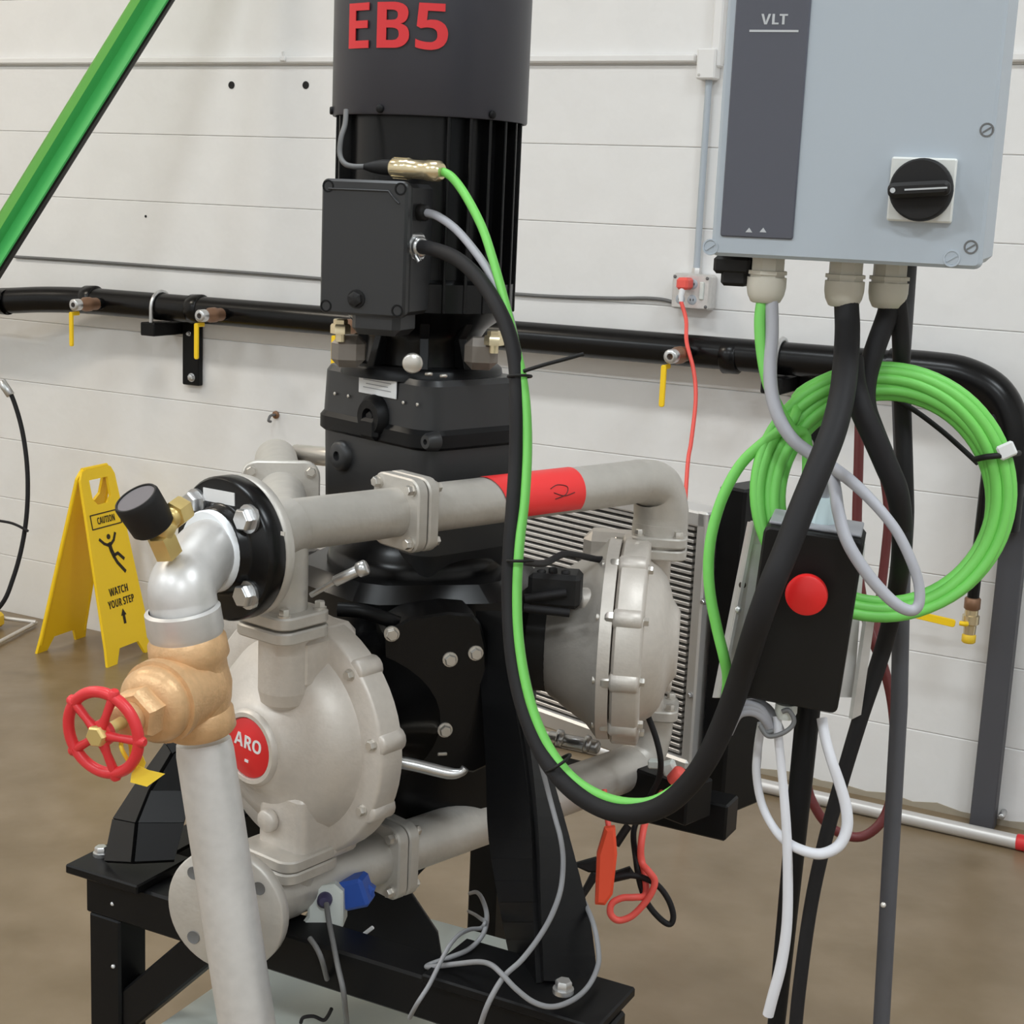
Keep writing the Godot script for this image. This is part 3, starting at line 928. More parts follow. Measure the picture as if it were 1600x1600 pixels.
# ---------------------------------------------------------------- frame under the pump
func frame_and_tote() -> void:
	var t := thing("welded_stand", "black welded steel frame with corner braces under the pump", "frame", Vector3(-0.9, 0, -1.7))
	var bar := func(called: String, a: Vector3, b: Vector3, w: float, h: float) -> void:
		var g := Geo.new()
		var x := (b - a).normalized()
		var z := x.cross(Vector3.UP)
		if z.length() < 0.1: z = Vector3(0, 0, 1)
		z = z.normalized()
		g.box((a + b) / 2, Basis(x, z.cross(x), z), Vector3(a.distance_to(b), h, w), 0.003)
		part(called, g, mats.black_paint, t)
	var zf := -1.368
	bar.call("front_beam", Vector3(-1.262, 0.604, zf), Vector3(-0.556, 0.604, zf), 0.054, 0.052)
	bar.call("side_beam", Vector3(-1.235, 0.604, zf - 0.03), Vector3(-1.235, 0.604, -2.0), 0.05, 0.05)
	bar.call("back_beam", Vector3(-1.262, 0.604, -2.02), Vector3(-0.66, 0.604, -2.02), 0.05, 0.055)
	bar.call("post", Vector3(-1.234, 0.0, zf), Vector3(-1.234, 0.578, zf), 0.05, 0.05)
	bar.call("post", Vector3(-0.585, 0.0, zf), Vector3(-0.585, 0.578, zf), 0.05, 0.05)
	bar.call("post", Vector3(-1.234, 0.0, -2.02), Vector3(-1.234, 0.578, -2.02), 0.05, 0.05)
	bar.call("post", Vector3(-1.05, 0.0, -2.02), Vector3(-1.05, 0.578, -2.02), 0.055, 0.05)
	bar.call("brace", Vector3(-1.222, 0.44, zf), Vector3(-1.07, 0.592, zf), 0.04, 0.045)
	bar.call("brace", Vector3(-0.597, 0.44, zf), Vector3(-0.749, 0.592, zf), 0.04, 0.045)
	# foot plates bolted on the beam
	for x in [-1.225, -0.66]:
		var g := Geo.new()
		var w := 0.115 if x < -1 else 0.21
		g.box(Vector3(x if x < -1 else -0.665, 0.635, zf - 0.01), Basis.IDENTITY, Vector3(w, 0.012, 0.1), 0.002)
		part("foot_plate", g, mats.black_paint, t)
	bolt(t, P(880, 1548, 1.61), Vector3.UP, 0.009, 0.012, mats.zinc)
	bolt(t, at_height(158, 1334, 0.643), Vector3.UP, 0.008, 0.01, mats.zinc)
	for q in [[176, 1412], [177, 1510]]:  # highlights on the post, put in as small bright discs
		var g := Geo.new()
		g.cyl(at_z(q[0], q[1], zf + 0.024), at_z(q[0], q[1], zf + 0.0275), 0.0028, 10, 0.0008)
		part("highlight_dot", g, mats.zinc, t)
	# light box that stands below the frame
	var b := Basis(Vector3.UP, 0.02)
	var c := Vector3(-1.012, 0.0, -1.505)
	var s := thing("storage_box", "pale grey lidded box standing on the floor below the pump frame", "box", c)
	var g := Geo.new()
	var rr := []
	for q in [[0.0, 0.255, 0.52], [0.40, 0.275, 0.545]]:
		rr.append(rounded(c + Vector3(0, q[0], 0), b.x, b.z, q[1], q[2], 0.02))
	g.loft(rr, Vector3.UP)
	part("body", g, mats.pale_grey, s)
	g = Geo.new()
	g.prism(rounded(c + Vector3(0, 0.4, 0), b.x, b.z, 0.305, 0.565, 0.015), Vector3(0, 0.05, 0), 0.006)
	part("lid", g, mats.pale_grey, s)

# ---------------------------------------------------------------- pump
var axis_a := az(101)
var axis_b := az(-20)
func head_profile() -> Array:
	return [Vector2(-0.022, 0.0), Vector2(-0.022, 0.142), Vector2(-0.018, 0.147), Vector2(0.012, 0.147), Vector2(0.016, 0.143), Vector2(0.017, 0.118),
		Vector2(0.024, 0.114), Vector2(0.036, 0.108), Vector2(0.05, 0.094), Vector2(0.058, 0.078), Vector2(0.063, 0.064), Vector2(0.074, 0.052), Vector2(0.079, 0.046), Vector2(0.08, 0.0)]
func make_head(called: String, label: String, c: Vector3, a: Vector3, badge: bool, port_top: Vector3, port_low: Vector3, skip: Array) -> Node3D:
	var t := thing(called, label, "pump head", Vector3(c.x, c.y - 0.15, c.z), "pump heads")
	var g := Geo.new()
	var prof := head_profile()
	if not badge:                                    # the plain covers are flatter
		for i in prof.size():
			if prof[i].x > 0.017: prof[i].x = 0.017 + (prof[i].x - 0.017) * 0.72
			prof[i].y *= 0.95
	g.lathe(c, a, prof, 56)
	part("cover", g, mats.cast_steel, t)
	if not badge:
		g = Geo.new()                                # inner chamber behind the clamp ring
		g.lathe(c, -a, [Vector2(0.024, 0), Vector2(0.024, 0.138), Vector2(0.040, 0.139), Vector2(0.044, 0.134), Vector2(0.056, 0.12), Vector2(0.075, 0.108), Vector2(0.11, 0.085), Vector2(0.125, 0.07), Vector2(0.125, 0)], 48)
		part("chamber", g, mats.cast_steel, t)
	var u := side(a)
	var v := Vector3.UP
	var k := 10
	var sz := 1.0 if badge else 0.95
	for i in k:
		if i in skip: continue
		var w := TAU * (i + 0.25) / k
		var d := u * cos(w) + v * sin(w)
		g = Geo.new()
		g.cyl(c + d * 0.138 * sz - a * 0.023, c + d * 0.138 * sz + a * 0.015, 0.0145, 14, 0.003)
		part("lug", g, mats.cast_steel, t)
		bolt(t, c + d * 0.134 * sz + a * 0.015, a, 0.006, 0.008, mats.bright_bolt)
		if badge: continue
		g = Geo.new()
		g.hexa(c + d * 0.132 - a * 0.022, c + d * 0.132 - a * 0.034, 0.0095, 0.3)
		g.cyl(c + d * 0.132 - a * 0.033, c + d * 0.132 - a * 0.045, 0.0055, 10)
		part("nut", g, mats.bright_bolt, t)
	if badge:
		var o := c + a * 0.082
		g = Geo.new()
		g.lathe(o - a * 0.01, a, [Vector2(0, 0), Vector2(0, 0.046), Vector2(0.008, 0.046), Vector2(0.0125, 0.042), Vector2(0.0125, 0.037), Vector2(0.009, 0.036), Vector2(0.009, 0)], 40)
		var b := part("badge_boss", g, mats.cast_steel, t)
		g = Geo.new()
		g.cyl(o - a * 0.002, o + a * 0.001, 0.0355, 40, 0.001)
		part("badge", g, mats.red_label, b)
		var bs := face_basis(a, deg_to_rad(-6))
		letters(b, "badge_text", "ARO", 0.0155, o + a * 0.0013 + bs.y * 0.006, bs, mats.white_label, true, 0.0008, 1.05)
		g = Geo.new()
		g.box(o + a * 0.0014 - bs.y * 0.016, bs, Vector3(0.006, 0.003, 0.001))
		part("badge_mark", g, mats.white_label, b)
	# ports in front of the dome, top and bottom
	g = Geo.new()
	var pt := Vector3(port_top.x, 0, port_top.z)
	var q := []
	for e in [[port_top.y, 0.058], [c.y + 0.072, 0.058], [c.y + 0.058, 0.052], [c.y + 0.052, 0.036]]:
		q.append(rounded(Vector3(pt.x, e[0], pt.z) - a * 0.006, u, a, e[1], e[1] * 1.0, e[1] * 0.46, 6))
	g.loft(q, Vector3.DOWN)
	part("outlet_port", g, mats.cast_steel, t)
	g = Geo.new()                                    # web from the port back to the ring
	g.box(Vector3(pt.x, c.y + 0.105, pt.z) - a * 0.05 + u * 0.006, face_basis(a), Vector3(0.05, 0.07, 0.1), 0.012)
	part("outlet_web", g, mats.cast_steel, t)
	g = Geo.new()
	var pb := Vector3(port_low.x, 0, port_low.z)
	q = []
	for e in [[port_low.y, 0.078], [port_low.y + 0.075, 0.076], [port_low.y + 0.088, 0.066], [port_low.y + 0.092, 0.045]]:
		q.append(rounded(Vector3(pb.x, e[0], pb.z) - a * 0.02, u, a, e[1], e[1] * 0.95, 0.012, 4))
	g.loft(q, Vector3.UP)
	part("inlet_port", g, mats.cast_steel, t)
	g = Geo.new()
	var pg := Vector3(pb.x, port_low.y + 0.045, pb.z) + a * 0.016 - u * 0.012
	g.cyl(pg, pg + a * 0.012, 0.0135, 20, 0.002)
	part("drain_plug", g, mats.cast_steel, t)
	return t
func saddle(parent: Node, called: String, c: Vector3, n: Vector3, up: Vector3, w: float, h: float, th: float, bolts := true) -> void:
	var u := up.cross(n).normalized()
	var g := Geo.new()
	g.prism(rounded(c - n * th / 2, u, up, w, h, w * 0.2, 5), n * th, 0.002)
	part(called, g, mats.pipe_steel, parent)
	if bolts:
		for sx in [-1.0, 1.0]:
			for sy in [-1.0, 1.0]:
				bolt(parent, c + u * sx * (w / 2 - 0.012) + up * sy * (h / 2 - 0.012) + n * th / 2, n, 0.0062, 0.009, mats.bright_bolt)

var TEE := Vector3.ZERO
var ELB := Vector3.ZERO
var TEE_LOW := Vector3.ZERO
var ELB_LOW := Vector3.ZERO
var CPORT := Vector3.ZERO
func along(a: Vector3, b: Vector3, x: float) -> Vector3:      # point of a-b seen in column x
	var lo := -0.5
	var hi := 1.5
	for i in 40:
		var m := (lo + hi) / 2
		var c := cb.inverse() * (a.lerp(b, m) - EYE)
		if 800.0 - c.x / c.z * FPX < x: lo = m
		else: hi = m
	return a.lerp(b, lo)
func pump() -> void:
	TEE = at_height(444, 822, 1.101)
	ELB = at_height(1036, 748, 1.101)
	TEE_LOW = at_height(450, 1388, 0.662)
	ELB_LOW = at_height(1012, 1190, 0.662)
	CPORT = Vector3(-1.372, 1.072, -1.875)
	var t := thing("diaphragm_pump", "black cast pump body with bolted cover between the steel heads", "pump", Vector3(MX, 0.66, MZ))
	var g := Geo.new()
	var hex := func(h: float, r: float) -> Array:
		var o := []
		for i in 6:
			var c := az(80 - i * 60)
			var d := Vector3(-c.z, 0, c.x)
			for s in [1, -1]:
				o.append(Vector3(MX, h, MZ) + c * r + d * (0.018 * s))
		return o
	g.loft([hex.call(0.672, 0.165), hex.call(0.68, 0.172), hex.call(0.965, 0.172), hex.call(0.985, 0.15)], Vector3.UP)
	part("housing", g, mats.black_gloss, t)
	g = Geo.new()
	g.lathe(Vector3(MX, 0.975, MZ), Vector3.UP, [Vector2(0, 0), Vector2(0, 0.118), Vector2(0.015, 0.120), Vector2(0.03, 0.115), Vector2(0.036, 0.107), Vector2(0.06, 0.102), Vector2(0.06, 0)], 40)
	part("collar", g, mats.black_gloss, t)
	# cover on the side that faces out
	var n := az(50)
	var pc := P(690, 1080, 1.87)
	var co := []
	for q in [[598, 990], [640, 966], [700, 957], [738, 960], [752, 975], [760, 1010], [766, 1196], [740, 1208], [640, 1196], [604, 1182]]:
		co.append(on_plane(q[0], q[1], pc, n))
	g = Geo.new()
	g.prism(co, n * -0.07, 0.003)
	var cv := part("cover_plate", g, mats.black_gloss, t)
	for q in [[703, 1030], [743, 1020], [695, 1140], [612, 990], [640, 1120]]:
		bolt(cv, on_plane(q[0], q[1], pc, n), n, 0.0075, 0.009, mats.bright_bolt)
	g = Geo.new()
	g.box(on_plane(691, 1178, pc, n), face_basis(n), Vector3(0.012, 0.004, 0.004), 0.001)
	part("marker", g, mats.bright_bolt, cv)
	# flange strap seen above the front head
	g = Geo.new()
	g.tube(smooth(px([[528, 952, 1.84], [565, 955, 1.84], [600, 966, 1.85], [632, 978, 1.87]])), 0.009, 8)
	part("rim", g, mats.black_paint, t)
	g = Geo.new()
	g.tube(smooth(px([[690, 955, 1.93], [720, 957, 1.92], [742, 972, 1.91], [752, 995, 1.9], [758, 1030, 1.9]])), 0.006, 8)
	part("rim", g, mats.black_paint, t)
	# necks that carry the heads
	var ca := P(470, 1142, 1.825)
	var cbb := P(990, 1000, 2.115)
	g = Geo.new()
	g.lathe(ca - axis_a * 0.018, -axis_a, [Vector2(0, 0), Vector2(0, 0.125), Vector2(0.035, 0.115), Vector2(0.05, 0.10), Vector2(0.2, 0.09), Vector2(0.2, 0)], 40)
	part("neck", g, mats.black_gloss, t)
	g = Geo.new()
	g.lathe(cbb - axis_b * 0.108, -axis_b, [Vector2(0, 0), Vector2(0, 0.076), Vector2(0.006, 0.08), Vector2(0.05, 0.08), Vector2(0.056, 0.072), Vector2(0.22, 0.07), Vector2(0.22, 0)], 36)
	part("neck", g, mats.black_plastic, t)
	g = Geo.new()
	var cc := Vector3(CPORT.x, 0.835, CPORT.z)
	g.cyl(Vector3(MX, 0.835, MZ), cc + az(22) * 0.08, 0.11, 32)
	part("neck", g, mats.black_gloss, t)
	# legs: bent plate channels splayed to the frame
	g = Geo.new()
	var l := px([[748, 955, 1.905], [757, 1080, 1.88], [764, 1190, 1.855], [769, 1310, 1.815], [792, 1440, 1.765], [812, 1530, 1.735]])
	var m := px([[790, 955, 1.875], [806, 1080, 1.845], [824, 1190, 1.81], [836, 1310, 1.76], [841, 1440, 1.695], [846, 1535, 1.655]])
	var r := px([[800, 955, 1.90], [826, 1080, 1.875], [850, 1190, 1.845], [884, 1310, 1.80], [917, 1440, 1.735], [930, 1540, 1.68]])
	l = smooth(l, 4); m = smooth(m, 4); r = smooth(r, 4)
	g.sheet(l, m, 0.006)
	g.sheet(m, r, 0.006)
	part("leg", g, mats.black_paint, t)
	g = Geo.new()
	l = px([[380, 1010, 2.08], [262, 1165, 2.02], [212, 1235, 1.98], [181, 1283, 1.945], [168, 1348, 1.90]])
	m = px([[420, 1060, 2.05], [272, 1180, 1.985], [236, 1240, 1.945], [216, 1290, 1.905], [210, 1350, 1.87]])
	r = px([[470, 1110, 2.06], [318, 1185, 1.995], [300, 1240, 1.955], [287, 1290, 1.92], [272, 1347, 1.88]])
	g.sheet(l, m, 0.006)
	g.sheet(m, r, 0.006)
	part("leg", g, mats.black_paint, t)
	g = Geo.new()                                    # gusset under the suction pipe, standing on the front beam
	g.prism(px([[476, 1440, 2.03], [540, 1380, 2.04], [598, 1370, 2.05], [640, 1345, 2.06], [700, 1270, 2.07], [752, 1290, 2.07], [692, 1328, 2.06], [636, 1386, 2.05], [684, 1458, 2.03], [696, 1530, 2.02], [476, 1500, 2.02]]), cb.z * -0.012, 0.0015)
	part("gusset", g, mats.black_paint, t)
	g = Geo.new()
	g.prism(px([[560, 1290, 2.14], [596, 1238, 2.14], [640, 1220, 2.14], [672, 1250, 2.14], [655, 1310, 2.14]]), cb.z * -0.02, 0.002)
	part("bracket", g, mats.black_paint, t)
	g = Geo.new()
	g.prism(px([[668, 1262, 2.16], [720, 1205, 2.16], [790, 1200, 2.16], [780, 1300, 2.16], [672, 1330, 2.16]]), cb.z * -0.02, 0.002)
	part("bracket", g, mats.black_paint, t)
	g = Geo.new()
	g.tube(smooth(px([[600, 1186, 1.80], [650, 1196, 1.80], [700, 1208, 1.80], [720, 1207, 1.80], [727, 1200, 1.80]])), [0.0075, 0.0075, 0.007, 0.005, 0.005], 10)
	part("tie_rod", g, mats.zinc, t)
	make_head("diaphragm_chamber", "front steel pump head with a round red badge", ca, axis_a, true, Vector3(TEE.x - 0.002, 0.99, TEE.z), Vector3(TEE_LOW.x + 0.0, 0.705, TEE_LOW.z), [2, 3, 4, 5, 6, 7])
	make_head("diaphragm_chamber", "steel pump head at right in front of the finned cooler", cbb, axis_b, false, Vector3(ELB.x - 0.005, 1.005, ELB.z), Vector3(ELB_LOW.x, 0.745, ELB_LOW.z), [])
	make_head("diaphragm_chamber", "steel pump head at the back behind the black pump body", cc, az(202), false, Vector3(CPORT.x, 0.985, CPORT.z), Vector3(CPORT.x, 0.705, CPORT.z), [0, 1, 2, 3, 4, 5, 6, 7, 8, 9])
	# small parts on the neck of the right head
	var bx := thing("head_sensor", "black box sensor with a steel stub on top of the right pump head's neck", "sensor", P(870, 940, 2.0))
	g = Geo.new()
	g.box(P(868, 918, 2.0), face_basis(az(70)), Vector3(0.068, 0.045, 0.05), 0.006)
	part("body", g, mats.black_plastic, bx)
	g = Geo.new()
	g.cyl(P(902, 938, 2.03), P(968, 934, 2.05), 0.0165, 20, 0.003)
	part("stub", g, mats.cast_steel, bx)
	g = Geo.new()
	for q in [[846, 895], [864, 892], [884, 896]]:
		g.cyl(P(q[0], q[1] + 6, 1.985), P(q[0], q[1] - 6, 1.985), 0.006, 10, 0.002)
	part("terminal", g, mats.black_plastic, bx)
	for q in [[820, 935, 885, 926], [818, 950, 890, 958]]:
		g = Geo.new()
		g.cyl(P(q[0], q[1], 1.97), P(q[2], q[3], 1.97), 0.0055, 10)
		part("lead", g, mats.black_rubber, bx)

func manifolds() -> void:
	var d := (ELB - TEE).normalized()
	var nf := az(103)
	var r := 0.0295
	var t := thing("discharge_manifold", "upper steel manifold pipe with red tape linking the pump heads", "manifold", Vector3(TEE.x, 0.95, TEE.z))
	var cl := along(TEE, ELB, 634)
	var g := Geo.new()
	g.cyl(TEE - d * 0.02, cl, r, 32)
	part("front_pipe", g, mats.pipe_steel, t)
	g = Geo.new()
	g.tube(smooth([cl, ELB - d * 0.10, ELB - d * 0.045, ELB - d * 0.012 + Vector3(0, -0.012, 0), ELB + Vector3(0, -0.045, 0), ELB + Vector3(0, -0.075, 0)], 8), [r, r, r, r + 0.006, r + 0.0085, r + 0.009], 32)
	part("elbow_pipe", g, mats.pipe_steel, t)
	g = Geo.new()
	g.cyl(ELB + Vector3(0, -0.06, 0), Vector3(ELB.x, 1.005, ELB.z), 0.0385, 32)
	part("drop_pipe", g, mats.pipe_steel, t)
	g = Geo.new()
	g.cyl(TEE, Vector3(TEE.x, 0.985, TEE.z), 0.0275, 32)
	part("tee_branch", g, mats.pipe_steel, t)
	# tee barrel to the round flange
	var fl := TEE + nf * 0.064 + Vector3(0, -0.014, 0)
	g = Geo.new()
	g.cyl(TEE - nf * 0.01, fl, 0.034, 32)
	part("flange_neck", g, mats.pipe_steel, t)
	g = Geo.new()
	g.cyl(fl - nf * 0.014, fl, 0.0775, 48, 0.002)
	part("flange", g, mats.pipe_steel, t)
	# joints
	saddle(t, "joint_plate", cl - d * 0.0085, -d, Vector3.UP, 0.088, 0.088, 0.015)
	saddle(t, "joint_plate", cl + d * 0.0085, d, Vector3.UP, 0.088, 0.088, 0.015)
	for q in [[TEE, 0.992], [Vector3(ELB.x, 0, ELB.z), 1.010]]:
		var p: Vector3 = q[0]
		var h: float = q[1]
		saddle(t, "port_plate", Vector3(p.x, h + 0.0085, p.z), Vector3.UP, axis_a if q[1] < 1.0 else axis_b, 0.086, 0.078, 0.014)
		saddle(t, "port_plate", Vector3(p.x, h - 0.0085, p.z), Vector3.UP, axis_a if q[1] < 1.0 else axis_b, 0.086, 0.078, 0.014, false)
	# run back to the rear head
	var e := (CPORT - TEE).normalized()
	g = Geo.new()
	g.tube(smooth([TEE + e * 0.01, CPORT - e * 0.09, CPORT - e * 0.03 + Vector3(0, -0.008, 0), CPORT + Vector3(0, -0.05, 0), CPORT + Vector3(0, -0.12, 0)], 8), 0.0315, 32)
	part("rear_pipe", g, mats.pipe_steel, t)
	var rc := TEE.lerp(CPORT, 0.36) + Vector3(0, 0.0, 0)
	saddle(t, "joint_plate", rc, -e, Vector3.UP, 0.098, 0.09, 0.016)
	g = Geo.new()
	g.cyl(P(462, 709, 2.33), P(560, 718, 2.22), 0.0145, 20, 0.002)
	part("balance_tube", g, mats.bright_bolt, t)
	# red tape stuck round the pipe
	g = Geo.new()
	var ta := along(TEE, ELB, 761)
	var tb := along(TEE, ELB, 890)
	var rows := []
	for i in 15:
		var a := lerpf(-0.75, 1.75, i / 14.0)
		var away := d.cross(Vector3.UP).normalized()
		if away.dot(EYE - ta) < 0: away = -away
		rows.append(away * cos(a) + Vector3.UP * sin(a))
	for i in 14:
		var k := r + 0.0012
		var s0 := ta.lerp(tb, 0.10 - 0.16 * i / 14.0)
		var s1 := ta.lerp(tb, 0.10 - 0.16 * (i + 1) / 14.0)
		g.quad(s0 + rows[i] * k, tb + rows[i] * k, tb + rows[i + 1] * k, s1 + rows[i + 1] * k, rows[i], rows[i], rows[i + 1], rows[i + 1])
		if i == 0: g.face(s0 + rows[0] * k, tb + rows[0] * k, tb + rows[0] * r, s0 + rows[0] * r, -Vector3.UP)
	part("red_tape", g, mats.red_tape, t)
	g = Geo.new()                                    # creases in the tape
	for q in [[[836, 752], [848, 746], [862, 752], [858, 766], [842, 772]], [[840, 760], [856, 768], [872, 764]]]:
		var pts := []
		for p in q:
			var a := along(TEE, ELB, p[0])
			var f := (float(p[1]) - 730.0) / 45.0
			var away := d.cross(Vector3.UP).normalized()
			if away.dot(EYE - ta) < 0: away = -away
			pts.append(a + (away * cos(0.9 - f) + Vector3.UP * sin(0.9 - f)) * (r + 0.0014))
		g.tube(smooth(pts, 4), 0.0007, 5)
	part("tape_crease", g, mats.dark_red, t)
	# suction side below
	d = (ELB_LOW - TEE_LOW).normalized()
	r = 0.0325
	t = thing("suction_manifold", "lower steel manifold pipe running from the round flange under the pump", "manifold", Vector3(TEE_LOW.x, 0.59, TEE_LOW.z))
	cl = along(TEE_LOW, ELB_LOW, 604)
	g = Geo.new()
	g.cyl(TEE_LOW - d * 0.01, cl, r, 32)
	part("front_pipe", g, mats.pipe_steel, t)
	g = Geo.new()
	g.tube(smooth([cl, ELB_LOW - d * 0.08, ELB_LOW - d * 0.02 + Vector3(0, 0.008, 0), ELB_LOW + Vector3(0, 0.045, 0), ELB_LOW + Vector3(0, 0.08, 0)], 8), r, 32)
	part("rear_pipe", g, mats.pipe_steel, t)
	g = Geo.new()
	g.cyl(TEE_LOW + Vector3(0, -0.01, 0), Vector3(TEE_LOW.x, 0.705, TEE_LOW.z), 0.032, 32)
	part("tee_branch", g, mats.pipe_steel, t)
	saddle(t, "joint_plate", cl - d * 0.009, -d, Vector3.UP, 0.085, 0.094, 0.016)
	saddle(t, "joint_plate", cl + d * 0.009, d, Vector3.UP, 0.085, 0.094, 0.016)
	saddle(t, "port_plate", Vector3(TEE_LOW.x, 0.712, TEE_LOW.z), Vector3.UP, axis_a, 0.092, 0.088, 0.014, false)
	saddle(t, "port_plate", Vector3(TEE_LOW.x, 0.697, TEE_LOW.z), Vector3.UP, axis_a, 0.092, 0.088, 0.014, false)
	saddle(t, "port_plate", Vector3(ELB_LOW.x, 0.745, ELB_LOW.z), Vector3.UP, axis_b, 0.08, 0.08, 0.016)
	var n2 := az(80)
	var fc := P(351, 1424, 1.715)
	g = Geo.new()
	g.cyl(TEE_LOW, fc, 0.034, 32)
	part("flange_neck", g, mats.pipe_steel, t)
	g = Geo.new()
	var u := side(n2)
	var prof := [Vector2(-0.017, 0.03), Vector2(-0.017, 0.070), Vector2(-0.015, 0.072), Vector2(-0.002, 0.072), Vector2(0, 0.070), Vector2(0, 0.026), Vector2(-0.01, 0.025), Vector2(-0.01, 0.0)]
	g.lathe(fc, n2, prof, 48)
	var fp := part("flange", g, mats.pipe_steel, t)
	for w in [40, 135, 225, 318]:
		var h: Vector3 = fc + (u * cos(deg_to_rad(w)) + Vector3.UP * sin(deg_to_rad(w))) * 0.055
		g = Geo.new()
		g.lathe(h - n2 * 0.0005, n2, [Vector2(0, 0.0), Vector2(0, 0.0065), Vector2(0.0012, 0.0078), Vector2(0.0014, 0.0075), Vector2(0.0008, 0.006), Vector2(0.0008, 0)], 18)
		part("bolt_hole", g, mats.dark_grey_cable, fp)

# ---------------------------------------------------------------- motor and gearbox
func motor() -> void:
	var up := Vector3.UP
	var hh := func(y: float) -> float: return 1.65 - (y - 77.5) * 0.000817
	var base := Vector3(MX, 0, MZ)
	var t := thing("electric_motor", "tall black electric motor with red EB5 lettering on its fan shroud", "motor", Vector3(MX, 1.25, MZ))
	var g := Geo.new()
	var hb: float = hh.call(185)
	g.lathe(base + up * hb, up, [Vector2(0.02, 0.0), Vector2(0.02, 0.1195), Vector2(0, 0.1205), Vector2(0, 0.1235), Vector2(0.002, 0.1245), Vector2(0.30, 0.1245), Vector2(0.325, 0.11), Vector2(0.33, 0)], 64)
	var sh := part("fan_shroud", g, mats.black_shroud, t)
	for a in [88, 22, 140]:
		var d: Vector3 = az(a)
		g = Geo.new()
		g.cyl(base + up * (hb + 0.006) + d * 0.122, base + up * (hb + 0.006) + d * 0.128, 0.005, 12, 0.001)
		part("screw", g, mats.black_paint, sh)
	# lettering bent round the shroud
	var f := SystemFont.new()
	f.font_names = PackedStringArray(["Droid Sans"])
	f.font_weight = 700
	var tm := TextMesh.new()
	tm.font = f
	tm.text = "EB5"
	tm.font_size = 64
	tm.pixel_size = 0.0525 / 46.0
	tm.depth = 0.0012
	tm.curve_step = 0.5
	var arr := tm.get_mesh_arrays()
	var vs: PackedVector3Array = arr[Mesh.ARRAY_VERTEX]
	var ns: PackedVector3Array = arr[Mesh.ARRAY_NORMAL]
	var mid := deg_to_rad(82.5)
	var hc := P(616, 43, 1.845).y
	for i in vs.size():
		var v := vs[i]
		var a := mid - v.x * 1.12 / 0.1245
		var rad := Vector3(cos(a), 0, sin(a))
		var tn := Vector3(sin(a), 0, -cos(a))
		vs[i] = rad * (0.1268 + v.z) + up * (v.y + hc) + base - t.position
		ns[i] = rad * ns[i].z + up * ns[i].y + tn * ns[i].x
	arr[Mesh.ARRAY_VERTEX] = vs
	arr[Mesh.ARRAY_NORMAL] = ns
	var am := ArrayMesh.new()
	am.add_surface_from_arrays(Mesh.PRIMITIVE_TRIANGLES, arr)
	var mo := MeshInstance3D.new()
	mo.name = "shroud_lettering"
	mo.mesh = am
	mo.material_override = mats.red_print
	sh.add_child(mo)
	# ribbed body
	var h0: float = hh.call(475)
	g = Geo.new()
	g.lathe(base + up * h0, up, [Vector2(0, 0), Vector2(0, 0.104), Vector2(hb - h0 + 0.03, 0.104), Vector2(hb - h0 + 0.03, 0)], 56)
	part("stator_body", g, mats.black_gloss, t)
	for i in 26:
		var a := 360.0 * i / 26.0 + 6.0
		var d := az(a)
		if absf(wrapf(a - 92.0, -180, 180)) < 34: continue
		g = Geo.new()
		g.box(base + up * (h0 + hb + 0.02) / 2 + d * 0.108, face_basis(d), Vector3(0.0045, hb - h0 + 0.02, 0.022), 0.001)
		part("cooling_fin", g, mats.black_gloss, t)
	# end bell, waist and mounting flange
	var hg: float = hh.call(578)
	g = Geo.new()
	g.lathe(base + up * hg, up, [Vector2(0, 0), Vector2(0, 0.10), Vector2(0.012, 0.10), Vector2(0.014, 0.078), Vector2(0.045, 0.074), Vector2(0.06, 0.084), Vector2(0.075, 0.104), Vector2(0.085, 0.117), Vector2(0.12, 0.117), Vector2(0.125, 0.105), Vector2(0.125, 0)], 56)
	part("end_bell", g, mats.black_gloss, t)
	for a in [22, 58, 102, 150, 240, 300]:                  # webs round the waist
		var d: Vector3 = az(a)
		g = Geo.new()
		var s := side(d) * 0.006
		var q := base + up * hg
		g.prism([q + d * 0.07 + up * 0.012 - s, q + d * 0.098 + up * 0.012 - s, q + d * 0.084 + up * 0.05 - s, q + d * 0.11 + up * 0.09 - s, q + d * 0.07 + up * 0.09 - s], s * 2, 0.001)
		part("web", g, mats.black_paint, t)
	for q in [[545, 548, 1.93, 532, 516], [752, 552, 1.93, 772, 534]]:   # flange ears with bright bolts
		g = Geo.new()
		var c := P(q[0], q[1], q[2])
		g.box(c, face_basis(az(62)), Vector3(0.042, 0.04, 0.04), 0.010)
		var ear := part("flange_ear", g, mats.ear_grey, t)
		var b := P(q[3], q[4], 1.905)
		g = Geo.new()
		g.cyl(b + up * -0.014, b + up * 0.004, 0.006, 12)
		g.hexa(b + up * -0.004, b + up * 0.008, 0.0125)
		g.hexa(b + up * 0.008, b + up * 0.014, 0.009)
		part("bolt", g, mats.nickel, ear)
	# terminal box
	var n := az(82)
	var fb := face_basis(n, deg_to_rad(0))
	var c := P(570, 388, 1.835)
	var W := 0.112
	var H := 0.160
	g = Geo.new()
	g.box(c - n * 0.045, fb, Vector3(W - 0.004, H - 0.004, 0.07), 0.005)
	var tb := part("terminal_box", g, mats.black_housing, t)
	g = Geo.new()
	g.prism(rounded(c - n * 0.008, fb.x, fb.y, W, H, 0.008), n * 0.014, 0.003)
	part("box_lid", g, mats.black_housing, tb)
